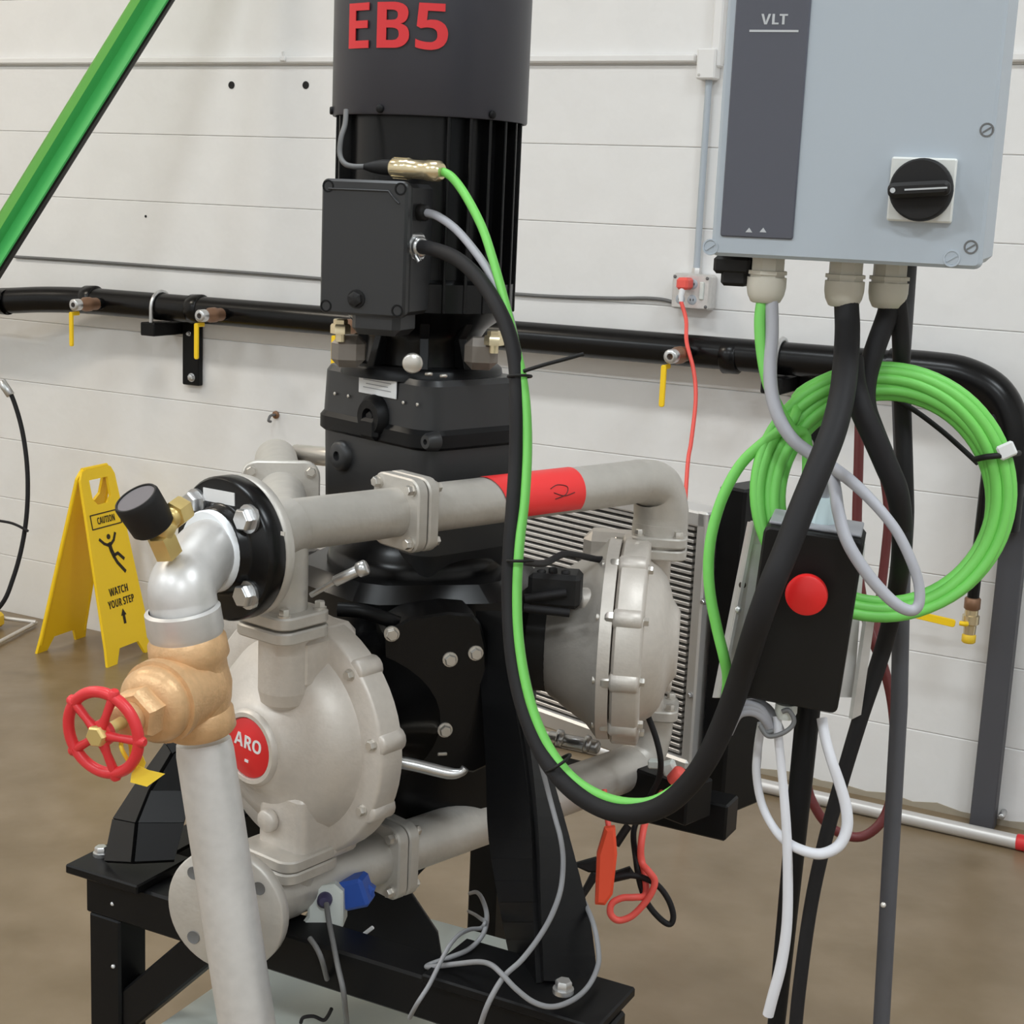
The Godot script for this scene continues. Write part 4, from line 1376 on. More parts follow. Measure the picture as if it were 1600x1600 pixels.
	for sx in [-1.0, 1.0]:
		for sy in [-1.0, 1.0]:
			g = Geo.new()
			var e: Vector3 = c + fb.x * sx * (W / 2 - 0.009) + fb.y * sy * (H / 2 - 0.009)
			g.lathe(e + n * 0.0045, n, [Vector2(0, 0.0075), Vector2(0.0022, 0.0075), Vector2(0.0022, 0.0055), Vector2(0.0005, 0.005), Vector2(0.0005, 0)], 16)
			part("lid_screw", g, mats.black_paint, tb)
	g = Geo.new()
	g.tube([c + n * 0.007 + fb.x * -0.046 + fb.y * 0.068, c + n * 0.007 + fb.x * 0.032 + fb.y * 0.068, c + n * 0.007 + fb.x * 0.041 + fb.y * 0.058, c + n * 0.007 + fb.x * 0.046 + fb.y * 0.054], 0.0012, 6)
	part("lid_bead", g, mats.black_housing, tb)
	bolt(tb, on_plane(557, 467, c + n * 0.006, n), n, 0.009, 0.007, mats.black_plastic, "plug_screw")
	g = Geo.new()
	g.box(P(600, 490, 1.875), fb, Vector3(0.064, 0.05, 0.06), 0.008)
	part("box_neck", g, mats.black_housing, tb)
	# glands on the right of the box
	g = Geo.new()
	g.cyl(P(630, 330, 1.86), P(652, 332, 1.84), 0.014, 18, 0.003)
	g.cyl(P(648, 331, 1.845), P(668, 333, 1.83), 0.010, 18, 0.004)
	part("cable_gland", g, mats.black_plastic, tb)
	g = Geo.new()
	var ga := P(628, 384, 1.86)
	var gb := P(660, 386, 1.83)
	g.hexa(ga, ga.lerp(gb, 0.8), 0.019)
	g.cyl(ga.lerp(gb, 0.7), gb, 0.0125, 18, 0.003)
	g.tube(px([[645, 365, 1.84], [651, 392, 1.835], [650, 400, 1.83], [655, 409, 1.83]]), 0.0035, 8)
	part("clamp_gland", g, mats.zinc, tb)
	# encoder connector across the body
	var k := thing("cable_connector", "cream metal round connector with a black tail on the motor's side", "connector", P(652, 275, 1.83))
	var ca := P(612, 262, 1.835)
	var ce := P(691, 268, 1.80)
	var ax := (ce - ca).normalized()
	var L := ca.distance_to(ce)
	g = Geo.new()
	g.lathe(ca, ax, [Vector2(0, 0), Vector2(0, 0.009), Vector2(0.004, 0.0125), Vector2(L * 0.36, 0.0125), Vector2(L * 0.38, 0.0112), Vector2(L * 0.7, 0.011), Vector2(L * 0.72, 0.0122), Vector2(L * 0.94, 0.0122), Vector2(L, 0.009), Vector2(L, 0)], 28)
	part("shell", g, mats.nickel, k)
	g = Geo.new()
	for i in 14:
		var u := ax.cross(up).normalized().rotated(ax, TAU * i / 14)
		g.box(ca + ax * L * 0.2 + u * 0.0123, Basis(ax, u, ax.cross(u)), Vector3(L * 0.26, 0.0012, 0.0016))
	part("knurl", g, mats.nickel, k)
	g = Geo.new()
	g.tube([P(568, 260, 1.845), P(580, 261, 1.845), P(597, 261, 1.84), P(613, 262, 1.835)], [0.0035, 0.0065, 0.009, 0.0095], 16)
	part("boot", g, mats.black_plastic, k)
	g = Geo.new()
	g.tube(smooth(px([[541, 172, 1.87], [539, 195, 1.865], [533, 215, 1.86], [531, 240, 1.86], [538, 255, 1.855], [552, 260, 1.85], [572, 260, 1.845]])), 0.0033, 8)
	part("lead", g, mats.dark_grey_cable, k)
	# gearbox
	var gt := thing("gearbox", "black cast gearbox housing with a white label below the motor", "gearbox", Vector3(MX, 0.98, MZ))
	var u1 := az(20)
	var u2 := az(110)
	var ring := func(h: float, gx: float) -> Array: return rounded(base + up * h, u1, u2, 0.234 + gx, 0.170 + gx, 0.030 + gx / 2, 7)
	g = Geo.new()
	g.loft([ring.call(0.985, -0.03), ring.call(1.02, -0.006), ring.call(1.15, 0.0), ring.call(1.158, 0.0)], up)
	part("lower_housing", g, mats.black_housing, gt)
	g = Geo.new()
	g.loft([ring.call(1.156, 0.004), ring.call(1.160, 0.014), ring.call(1.176, 0.014), ring.call(1.182, 0.004)], up)
	part("seam_flange", g, mats.black_paint, gt)
	g = Geo.new()
	g.loft([ring.call(1.18, 0.004), ring.call(1.236, -0.002), ring.call(1.243, -0.012)], up)
	part("upper_housing", g, mats.black_housing, gt)
	g = Geo.new()
	g.lathe(base + up * 1.238, up, [Vector2(0, 0), Vector2(0, 0.107), Vector2(0.012, 0.105), Vector2(0.016, 0.1), Vector2(0.016, 0)], 48)
	part("top_rim", g, mats.black_paint, gt)
	var pf := base + u2 * 0.087
	g = Geo.new()
	var lc := on_plane(590, 602, pf, u2)
	g.box(lc, face_basis(u2), Vector3(0.078, 0.0265, 0.002), 0.0005)
	var lb := part("label_plate", g, mats.white_label, gt)
	for i in 3:
		g = Geo.new()
		g.box(lc + up * (0.005 - 0.005 * i) + u2 * 0.001, face_basis(u2), Vector3(0.058 - 0.012 * (i % 2), 0.0012, 0.0005))
		part("label_line", g, mats.label_print, lb)
	for q in [[524, 615], [545, 619], [631, 629], [653, 632]]:
		g = Geo.new()
		var p := on_plane(q[0], q[1], pf, u2)
		g.cyl(p, p + u2 * 0.002, 0.0024, 10, 0.0005)
		part("rivet", g, mats.bright_bolt, gt)
	var bs := on_plane(580, 652, pf + u2 * 0.006, u2)
	g = Geo.new()
	g.lathe(bs - u2 * 0.02, u2, [Vector2(0, 0), Vector2(0, 0.030), Vector2(0.018, 0.029), Vector2(0.026, 0.022), Vector2(0.026, 0.012), Vector2(0.018, 0.010), Vector2(0.018, 0)], 28)
	g.box(bs + up * -0.014 - u2 * 0.004, face_basis(u2), Vector3(0.036, 0.03, 0.024), 0.006)
	part("sight_boss", g, mats.black_paint, gt)
	bolt(gt, bs - u2 * 0.004, u2, 0.008, 0.008, mats.black_plastic, "drain_plug")
	for q in [[533, 712, 0.022], [672, 690, 0.012]]:
		var p := on_plane(q[0], q[1], pf, u2)
		g = Geo.new()
		g.lathe(p - u2 * 0.01, u2, [Vector2(0, 0), Vector2(0, q[2]), Vector2(0.014, q[2] * 0.9), Vector2(0.018, q[2] * 0.7), Vector2(0.018, q[2] * 0.3), Vector2(0.012, q[2] * 0.28), Vector2(0.012, 0)], 24)
		part("case_boss", g, mats.black_housing, gt)
	g = Geo.new()                                    # breather on the top edge
	var br := P(645, 567, 1.875)
	g.cyl(br, br + az(62) * 0.008, 0.0125, 24, 0.002)
	part("breather", g, mats.bright_bolt, gt)
	for q in [[670, 585], [693, 588]]:
		g = Geo.new()
		g.cyl(P(q[0], q[1] + 2, 1.885), P(q[0], q[1] - 3, 1.885), 0.005, 12, 0.001)
		part("cover_screw", g, mats.bright_bolt, gt)

# ---------------------------------------------------------------- discharge line with gauge and valve
func discharge_line() -> void:
	var nf := az(103)
	var up := Vector3.UP
	var fl := TEE + nf * 0.064 + Vector3(0, -0.014, 0)
	var t := thing("pipe_flange", "round black companion flange with bright hex bolts on the upper manifold", "flange", fl + up * -0.08)
	var g := Geo.new()
	g.lathe(fl, nf, [Vector2(0.0, 0.036), Vector2(0.0, 0.077), Vector2(0.002, 0.0785), Vector2(0.02, 0.0785), Vector2(0.023, 0.076), Vector2(0.023, 0.052), Vector2(0.026, 0.048), Vector2(0.034, 0.046), Vector2(0.036, 0.043), Vector2(0.036, 0.03), Vector2(0.02, 0.03)], 56)
	part("disc", g, mats.black_gloss, t)
	var u := side(nf)
	for w in [42, 134, 226, 318]:
		var d := u * cos(deg_to_rad(w)) + up * sin(deg_to_rad(w))
		bolt(t, fl + d * 0.0615 + nf * 0.023, nf, 0.0125, 0.014, mats.zinc, "hex_bolt")
	g = Geo.new()
	var ff := fl + nf * 0.0236
	var lab := on_plane(342, 776, ff, nf)
	g.box(lab, face_basis(nf, deg_to_rad(2)), Vector3(0.052, 0.014, 0.001))
	part("label", g, mats.white_label, t)
	g = Geo.new()
	g.box(on_plane(442, 834, ff, nf), face_basis(nf), Vector3(0.006, 0.004, 0.001))
	part("mark", g, mats.bright_bolt, t)
	# galvanised elbow
	t = thing("pipe_elbow", "galvanised pipe elbow turning down from the black flange", "pipe elbow", P(290, 992, 1.57))
	var foot := P(291, 990, 1.565)
	var s := fl + nf * 0.028
	var corner := s + nf * 0.066
	corner = Vector3(lerpf(corner.x, foot.x, 0.7), corner.y - 0.006, lerpf(corner.z, foot.z, 0.7))
	g = Geo.new()
	var pts := [s, s.lerp(corner, 0.35) + up * 0.004, corner + (s - corner) * 0.22 + up * -0.008, corner.lerp(foot, 0.28), corner.lerp(foot, 0.55), corner.lerp(foot, 0.8), foot]
	g.tube(smooth(pts, 6), 0.0345, 36)
	part("bend", g, mats.galvanised, t)
	g = Geo.new()
	var dn := (P(316, 1150, 1.595) - foot).normalized()
	g.lathe(foot - dn * 0.028, dn, [Vector2(0, 0.034), Vector2(0.002, 0.0385), Vector2(0.024, 0.039), Vector2(0.03, 0.037), Vector2(0.03, 0.0)], 40)
	part("bead", g, mats.galvanised, t)
	g = Geo.new()
	g.lathe(s, nf, [Vector2(0.002, 0.034), Vector2(0.002, 0.0435), Vector2(0.004, 0.0445), Vector2(0.014, 0.0445), Vector2(0.016, 0.043), Vector2(0.017, 0.034)], 40)
	part("thread_tape", g, mats.tape_white, t)
	# gauge on the elbow's shoulder
	t = thing("pressure_gauge", "small black round pressure gauge on brass fittings beside the flange", "gauge", P(250, 860, 1.53))
	g = Geo.new()
	g.hexa(P(262, 862, 1.545), P(249, 832, 1.525), 0.0155, 0.2)
	g.cyl(P(252, 838, 1.527), P(262, 812, 1.525), 0.0115, 18, 0.003)
	g.cyl(P(262, 812, 1.525), P(284, 797, 1.54), 0.0105, 18, 0.003)
	g.hexa(P(270, 806, 1.53), P(288, 793, 1.545), 0.0145, 0.4)
	part("brass_elbow", g, mats.brass_fitting, t)
	g = Geo.new()
	g.cyl(P(243, 806, 1.52), P(268, 812, 1.527), 0.0085, 16, 0.002)
	part("stem", g, mats.brass_fitting, t)
	var gc := P(226, 800, 1.515)
	var gn: Vector3 = (cb * Vector3(-0.36, 0.76, 0.52)).normalized()
	g = Geo.new()
	g.lathe(gc, gn, [Vector2(-0.02, 0), Vector2(-0.02, 0.020), Vector2(-0.017, 0.0225), Vector2(0.012, 0.0235), Vector2(0.016, 0.0235), Vector2(0.0185, 0.0222), Vector2(0.0185, 0.0205), Vector2(0.0165, 0.020), Vector2(0.0165, 0)], 40)
	part("case", g, mats.black_plastic, t)
	g = Geo.new()
	g.cyl(gc + gn * 0.0155, gc + gn * 0.0172, 0.0202, 36)
	part("dial_glass", g, mats.dial_glass, t)
	# gate valve
	var v0 := P(292, 1000, 1.565)
	var v1 := P(315, 1142, 1.595)
	var va := (v1 - v0).normalized()
	var vl := v0.distance_to(v1)
	t = thing("gate_valve", "brass gate valve with a red spoked handwheel", "valve", v1)
	g = Geo.new()
	g.lathe(v0, va, [Vector2(-0.006, 0.02), Vector2(-0.006, 0.036), Vector2(0.0, 0.040), Vector2(0.018, 0.041), Vector2(0.024, 0.037), Vector2(0.034, 0.037), Vector2(vl * 0.5, 0.039), Vector2(vl - 0.034, 0.036), Vector2(vl - 0.026, 0.0335), Vector2(vl - 0.022, 0.036), Vector2(vl - 0.003, 0.0365), Vector2(vl, 0.034), Vector2(vl, 0.0)], 40)
	part("body", g, mats.brass, t)
	g = Geo.new()
	g.lathe(v0, va, [Vector2(-0.012, 0.03), Vector2(-0.012, 0.0355), Vector2(-0.004, 0.0355), Vector2(-0.004, 0.03)], 36)
	part("nipple", g, mats.aluminium, t)
	var bc := v0.lerp(v1, 0.47)
	var wc := P(157, 1147, 1.445)
	var wa := (wc - bc).normalized()
	var wl := bc.distance_to(wc)
	g = Geo.new()
	g.lathe(bc, wa, [Vector2(0.0, 0.0), Vector2(0.0, 0.040), Vector2(wl * 0.33, 0.040), Vector2(wl * 0.335, 0.043), Vector2(wl * 0.40, 0.043), Vector2(wl * 0.405, 0.039), Vector2(wl * 0.47, 0.039), Vector2(wl * 0.52, 0.034), Vector2(wl * 0.56, 0.022), Vector2(wl * 0.56, 0)], 40)
	part("bonnet", g, mats.brass, t)
	g = Geo.new()
	g.hexa(bc + wa * wl * 0.54, bc + wa * wl * 0.69, 0.027, 0.35)
	g.cyl(bc + wa * wl * 0.68, bc + wa * wl * 0.78, 0.0165, 20, 0.002)
	part("packing_nut", g, mats.brass, t)
	g = Geo.new()
	g.cyl(bc + wa * wl * 0.76, wc + wa * 0.006, 0.006, 14, 0.001)
	g.hexa(wc + wa * 0.001, wc + wa * 0.010, 0.0105, 0.1)
	part("stem", g, mats.brass_fitting, t)
	g = Geo.new()
	var R := 0.0405
	g.ring(wc - wa * 0.004, wa, R, 0.0056, 44, 12)
	var wu := wa.cross(up).normalized()
	var wv := wa.cross(wu)
	for i in 5:
		var a := TAU * i / 5 + 0.6
		var d := wu * cos(a) + wv * sin(a)
		g.tube([wc + d * 0.008, wc + d * 0.02 - wa * 0.001, wc + d * R - wa * 0.004], [0.0055, 0.004, 0.0048], 8)
		g.lathe(wc + d * (R - 0.001) - wa * 0.004, d, [Vector2(0, 0), Vector2(0, 0.006), Vector2(0.006, 0.0055), Vector2(0.0085, 0.0035), Vector2(0.0085, 0)], 10)
	g.lathe(wc, wa, [Vector2(-0.006, 0), Vector2(-0.006, 0.013), Vector2(0.0, 0.013), Vector2(0.001, 0.011), Vector2(0.001, 0)], 24)
	part("handwheel", g, mats.red_paint, t)
	# tag hung on the wheel
	t = thing("valve_tag", "folded yellow paper tag hanging from the red handwheel", "tag", P(230, 1228, 1.45))
	g = Geo.new()
	g.prism(px([[216, 1196, 1.455], [226, 1200, 1.452], [232, 1203, 1.452], [258, 1209, 1.448], [230, 1229, 1.446], [204, 1222, 1.45], [206, 1208, 1.453]]), cb.z * 0.0012)
	g.prism(px([[222, 1178, 1.47], [228, 1192, 1.465], [224, 1204, 1.455], [212, 1204, 1.455], [214, 1196, 1.462]]), cb.z * 0.0012)
	part("flag", g, mats.yellow_tag, t)
	g = Geo.new()
	g.tube(smooth(px([[213, 1200, 1.455], [202, 1190, 1.448], [191, 1172, 1.442], [190, 1160, 1.446], [198, 1156, 1.452], [204, 1164, 1.462], [206, 1184, 1.468], [214, 1198, 1.46]])), 0.0022, 8)
	part("loop", g, mats.yellow_tag, t)
	# pipe down to the floor
	var p0 := P(318, 1158, 1.608)
	var p1 := P(386, 1600, 1.645)
	var pd := (p1 - p0).normalized()
	var p2 := p0 + pd * ((0.012 - p0.y) / pd.y)
	t = thing("riser_pipe", "long galvanised pipe slanting from the brass valve down to the floor", "pipe", p2)
	g = Geo.new()
	g.lathe(p0, pd, [Vector2(0.0, 0.0), Vector2(0.0, 0.0285), Vector2(0.012, 0.0302), Vector2(p0.distance_to(p2), 0.0302), Vector2(p0.distance_to(p2), 0)], 40)
	part("tube", g, mats.galvanised, t)

# ---------------------------------------------------------------- finned cooler behind the pump
func cooler() -> void:
	var n := az(107)
	var u := side(n)
	var up := Vector3.UP
	var tr := P(1106, 806, 2.33)
	var W := 0.44
	var H := 0.40
	var b := face_basis(n)
	var c := tr - u * W / 2 - up * H / 2
	var t := thing("finned_cooler", "finned aluminium cooler with horizontal slats standing behind the right pump head", "cooler", c - up * (H / 2 + 0.05))
	var g := Geo.new()
	g.box(c - n * 0.055, b, Vector3(W - 0.01, H, 0.02))
	part("backing", g, mats.black_plastic, t)
	var N := 37
	var pitch := (H - 0.03) / N
	for i in N:
		g = Geo.new()
		g.box(c + up * (H / 2 - 0.02 - pitch * (i + 0.5)) - n * 0.022 - u * 0.006, b, Vector3(W - 0.036, pitch * 0.52, 0.044), 0.0008)
		part("slat", g, mats.aluminium, t)
	g = Geo.new()
	g.box(c + up * (H / 2 - 0.008) - n * 0.025, b, Vector3(W, 0.024, 0.06), 0.003)
	part("top_tank", g, mats.aluminium, t)
	g = Geo.new()
	g.box(c - up * (H / 2 + 0.006) - n * 0.025, b, Vector3(W, 0.03, 0.07), 0.004)
	part("bottom_tank", g, mats.aluminium, t)
	for s in [-1.0, 1.0]:
		g = Geo.new()
		g.box(c + u * s * (W / 2 - 0.007) - n * 0.025, b, Vector3(0.02, H + 0.01, 0.06), 0.003)
		part("side_tank", g, mats.aluminium, t)
	for q in [[1083, 1086], [1104, 940]]:
		bolt(t, on_plane(q[0] - 4, q[1], c + n * 0.005, n), n, 0.004, 0.006, mats.zinc)
	g = Geo.new()
	var sc := c + u * (W / 2 + 0.034) - n * 0.06 + up * 0.0
	g.box(sc - up * 0.012, b, Vector3(0.05, 0.52, 0.10), 0.004)
	part("shroud_post", g, mats.black_paint, t)
	g = Geo.new()
	g.box(c - n * 0.13 - up * 0.06, b, Vector3(W - 0.04, H - 0.14, 0.10), 0.01)
	part("fan_shroud", g, mats.black_paint, t)
	g = Geo.new()
	var e := P(1072, 1262, 2.15)
	g.box(e - u * 0.06 - n * 0.03, b, Vector3(0.12, 0.058, 0.06), 0.003)
	part("foot", g, mats.black_paint, t)
	# silver hose along the bottom tank
	g = Geo.new()
	g.cyl(P(858, 1152, 2.28), P(935, 1168, 2.24), 0.010, 16, 0.002)
	g.cyl(P(868, 1152, 2.265), P(880, 1155, 2.265), 0.013, 16, 0.002)
	g.cyl(P(912, 1161, 2.24), P(922, 1164, 2.24), 0.013, 16, 0.002)
	single("coolant_tube", g, mats.zinc, "short bright tube with collars below the cooler slats", "tube")

# ---------------------------------------------------------------- drive, post and stop button
func drive_stand() -> void:
	var up := Vector3.UP
	# post
	var pt := P(1404, 380, 1.475)
	var pb := at_height(1377, 1640, 0.58)
	var pd := (P(1377, 1600, 1.56) - P(1412, 760, 1.475))
	pd = pd.normalized()
	var q0 := P(1412, 760, 1.475)
	var t := thing("drive_post", "dark steel post standing on the floor under the grey drive cabinet", "post", Vector3(q0.x, 0, q0.z))
	var g := Geo.new()
	g.tube([Vector3(pt.x, 1.9, pt.z - 0.04), pt + Vector3(0, 0.06, -0.04), P(1406, 600, 1.475), q0, P(1405, 1100, 1.51), P(1377, 1600, 1.56), P(1377, 1600, 1.56) + pd * 0.56], [0.0085, 0.0085, 0.0085, 0.0085, 0.0085, 0.0085, 0.0085], 12)
	part("upright", g, mats.grey_post, t)
	g = Geo.new()
	var ft := P(1377, 1600, 1.56) + pd * 0.56
	g.cyl(Vector3(ft.x, 0, ft.z), Vector3(ft.x, 0.03, ft.z), 0.09, 28, 0.006)
	part("base", g, mats.grey_post, t)
	g = Geo.new()
	g.cyl(P(1380, 1414, 1.522), P(1380, 1414, 1.515), 0.0028, 10, 0.0008)
	part("screw", g, mats.bright_bolt, t)
	# cabinet
	var n := az(82)
	var u := side(n)
	var fb := Basis(u, up, n)
	var bl := P(1110, 399, 1.365)
	var W := 0.2315
	var H := 0.48
	var D := 0.185
	var c := bl + u * W / 2 + up * H / 2
	t = thing("motor_drive", "pale grey motor drive cabinet with a black rotary switch", "drive cabinet", bl + u * W / 2 - n * D / 2)
	g = Geo.new()
	g.box(c - n * (D / 2 + 0.022), fb, Vector3(W - 0.002, H - 0.004, D), 0.006)
	part("cabinet", g, mats.drive_grey, t)
	g = Geo.new()
	g.prism(rounded(c - n * 0.02, u, up, W, H, 0.006, 4), n * 0.02, 0.003)
	var lid := part("lid", g, mats.drive_grey, t)
	var on := func(x: float, y: float) -> Vector3: return on_plane(x, y, c, n)
	# dark display panel
	g = Geo.new()
	var pa: Vector3 = on.call(1126, 369)
	var pbb: Vector3 = on.call(1239, 374)
	var pw := pa.distance_to(pbb)
	var pc := pa + u * pw / 2 + up * 0.1075
	g.prism(rounded(pc - n * 0.001, u, up, pw, 0.215, 0.002, 3), n * 0.0035, 0.001)
	var dp := part("display_panel", g, mats.drive_panel, t)
	letters(dp, "logo_text", "VLT", 0.0085, on.call(1211, 31) + n * 0.0027, fb, mats.grey_line, true, 0.0005, 1.15)
	g = Geo.new()
	g.box(on.call(1210, 49) + n * 0.0027, fb, Vector3(0.042, 0.0018, 0.0006))
	part("panel_line", g, mats.grey_line, dp)
	for x in [1171, 1193]:
		g = Geo.new()
		var p: Vector3 = on.call(x, 363) + n * 0.0025
		g.prism([p - u * 0.003, p + u * 0.003, p + up * 0.004], n * 0.0005)
		part("panel_arrow", g, mats.grey_line, dp)
	# rotary switch
	var sc: Vector3 = on.call(1441, 297)
	g = Geo.new()
	g.prism(rounded(sc - n * 0.001, u, up, 0.0535, 0.053, 0.002, 3), n * 0.008, 0.0015)
	var sw := part("switch_plate", g, mats.switch_plate, t)
	g = Geo.new()
	g.lathe(sc + n * 0.007, n, [Vector2(0, 0), Vector2(0, 0.0262), Vector2(0.012, 0.0255), Vector2(0.014, 0.024), Vector2(0.014, 0)], 40)
	part("knob", g, mats.black_plastic, sw)
	g = Geo.new()
	var kb := Basis(n, deg_to_rad(5)) * fb
	g.prism(rounded(sc + n * 0.02, kb.x, kb.y, 0.05, 0.0125, 0.005, 4), n * 0.016, 0.003)
	part("grip", g, mats.black_plastic, sw)
	g = Geo.new()
	g.box(sc + n * 0.0362 + kb.x * 0.006, kb, Vector3(0.034, 0.0014, 0.0008))
	g.cyl(sc + n * 0.030 - kb.x * 0.0215, sc + n * 0.0365 - kb.x * 0.0205, 0.0022, 10)
	part("pointer", g, mats.grey_line, sw)
	for q in [[1542, 203], [1517, 386], [1487, 404], [1110, 386]]:
		g = Geo.new()
		var p: Vector3 = on.call(q[0], q[1])
		var rr := 0.0052 if q[0] != 1487 and q[0] != 1110 else 0.0065
		g.lathe(p - n * 0.0005, n, [Vector2(0, rr + 0.0008), Vector2(0.0012, rr + 0.0006), Vector2(0.0012, rr - 0.0006), Vector2(0.0002, rr - 0.001), Vector2(0.0002, 0)], 18)
		g.box(p + n * 0.0002, Basis(n, 0.6) * fb, Vector3(rr * 1.5, 0.0012, 0.0012))
		part("lid_screw", g, mats.dark_grey_cable if q[0] > 1500 else mats.drive_grey, lid)
	# glands under it
	var k := 0
	for q in [[1200, 412, 1.385], [1322, 418, 1.385], [1391, 421, 1.395]]:
		var p := P(q[0], q[1], q[2])
		g = Geo.new()
		var pr := [Vector2(-0.004, 0), Vector2(-0.004, 0.0155), Vector2(0.004, 0.0155), Vector2(0.0042, 0.0178), Vector2(0.009, 0.0178)]
		g.lathe(p, -up, [Vector2(-0.006, 0), Vector2(-0.006, 0.0155), Vector2(0.006, 0.0155), Vector2(0.0062, 0.0185), Vector2(0.0095, 0.0185), Vector2(0.0095, 0.0165), Vector2(0.0145, 0.0165), Vector2(0.0145, 0)], 8, true)
		var gl := part("cable_gland", g, mats.gland_grey, t)
		g = Geo.new()
		g.lathe(p, -up, [Vector2(0.012, 0), Vector2(0.012, 0.0178), Vector2(0.021, 0.0178), Vector2(0.028, 0.0165), Vector2(0.034, 0.0135), Vector2(0.035, 0.0115), Vector2(0.033, 0)], 28)
		part("gland_nut", g, mats.gland_grey, gl)
		k += 1
	g = Geo.new()
	g.box(P(1148, 414, 1.40), fb, Vector3(0.034, 0.016, 0.03), 0.003)
	g.box(P(1151, 424, 1.40), fb, Vector3(0.024, 0.026, 0.026), 0.003)
	part("blanking_plug", g, mats.black_plastic, t)
	# stop button box on its own plate and pole
	var tl := P(1194, 822, 1.335)
	var trr := P(1350, 842, 1.325)
	var bl2 := P(1150, 1088, 1.375)
	var bu := (trr - tl).normalized()
	var bv := (tl - bl2)
	var bw := tl.distance_to(trr)
	bv = (bv - bu * bv.dot(bu))
	var bh := bv.length() * 1.0
	bv = bv.normalized()
	var bn := bu.cross(bv).normalized()
	# turn a little so that the right flank shows
	var turn := Basis(bv, deg_to_rad(-7))
	bu = turn * bu
	bn = turn * bn
	var bb := Basis(bu, bv, bn)
	var bc := tl + bu * bw / 2 - bv * bh / 2
	t = thing("stop_box", "black control box with a round red stop button", "control box", bc - bv * bh / 2 - bn * 0.03)
	g = Geo.new()
	g.box(bc - bn * 0.040, bb, Vector3(bw, bh, 0.052), 0.006)
	part("box_body", g, mats.box_black, t)
	g = Geo.new()
	g.prism(rounded(bc - bn * 0.0135, bu, bv, bw, bh, 0.006, 4), bn * 0.0135, 0.002)
	part("box_lid", g, mats.box_black, t)
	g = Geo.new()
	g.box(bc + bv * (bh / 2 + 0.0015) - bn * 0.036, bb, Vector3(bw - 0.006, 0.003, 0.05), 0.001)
	part("pale_top", g, mats.top_grey, t)  # thin paler layer over the top of the box
	var rc := on_plane(1260, 930, bc + bn * 0.022, bn)
	g = Geo.new()
	g.cyl(rc - bn * 0.024, rc - bn * 0.008, 0.011, 24)
	part("button_stem", g, mats.black_plastic, t)
	g = Geo.new()
	g.lathe(rc, bn, [Vector2(-0.012, 0), Vector2(-0.012, 0.012), Vector2(-0.008, 0.0172), Vector2(-0.001, 0.0182), Vector2(0.002, 0.0175), Vector2(0.0035, 0.0145), Vector2(0.004, 0)], 40)
	part("stop_button", g, mats.red_button, t)
	g = Geo.new()
	var gp := P(1283, 800, 1.36)
	g.lathe(gp - bv * 0.012, bv, [Vector2(0, 0), Vector2(0, 0.0155), Vector2(0.008, 0.0155), Vector2(0.012, 0.0145), Vector2(0.022, 0.0125), Vector2(0.026, 0.010), Vector2(0.026, 0)], 8, true)
	part("top_gland", g, mats.pale_blue, t)
	# pale channel behind it
	t = thing("box_bracket", "pale slotted metal bracket behind the stop button box", "bracket", P(1260, 1130, 1.44))
	g = Geo.new()
	var l0 := P(1189, 820, 1.435)
	var l1 := P(1150, 1120, 1.465)
	g.sheet([P(1196, 815, 1.445), P(1140, 1090, 1.47)], [P(1176, 815, 1.44), P(1122, 1090, 1.465)], 0.004)
	part("left_flange", g, mats.galvanised, t)
	g = Geo.new()
	g.sheet([P(1178, 815, 1.438), P(1124, 1090, 1.463)], [P(1168, 815, 1.455), P(1113, 1090, 1.48)], 0.003)
	part("left_lip", g, mats.galvanised, t)
	for q in [[1160, 914], [1154, 953]]:
		g = Geo.new()
		g.cyl(P(q[0], q[1], 1.455), P(q[0], q[1], 1.448), 0.0035, 12, 0.0008)
		part("hole_plug", g, mats.zinc if q[1] > 930 else mats.ink, t)
	g = Geo.new()
	g.sheet([P(1348, 968, 1.45), P(1326, 1122, 1.465)], [P(1361, 968, 1.46), P(1340, 1115, 1.475)], 0.004)
	part("right_flange", g, mats.galvanised, t)
	g = Geo.new()
	g.prism(px([[1176, 850, 1.445], [1352, 850, 1.45], [1334, 1090, 1.475], [1122, 1085, 1.47]]), cb.z * -0.004)
	part("back_plate", g, mats.galvanised, t)
	# pole under the box
	var a := P(1264, 1095, 1.42)
	var b := P(1213, 1600, 1.475)
	var d := (b - a).normalized()
	var e := a + d * ((0.0 - a.y) / d.y)
	t = thing("box_pole", "black pole carrying the stop button box", "pole", e)
	g = Geo.new()
	g.tube([P(1270, 1030, 1.425), a, a.lerp(b, 0.4), b, e], [0.0115, 0.0115, 0.0105, 0.0085, 0.0085], 16)
	part("tube", g, mats.black_paint, t)
	g = Geo.new()
	g.cyl(Vector3(e.x, 0, e.z), Vector3(e.x, 0.02, e.z), 0.05, 24, 0.004)
	part("base", g, mats.black_paint, t)

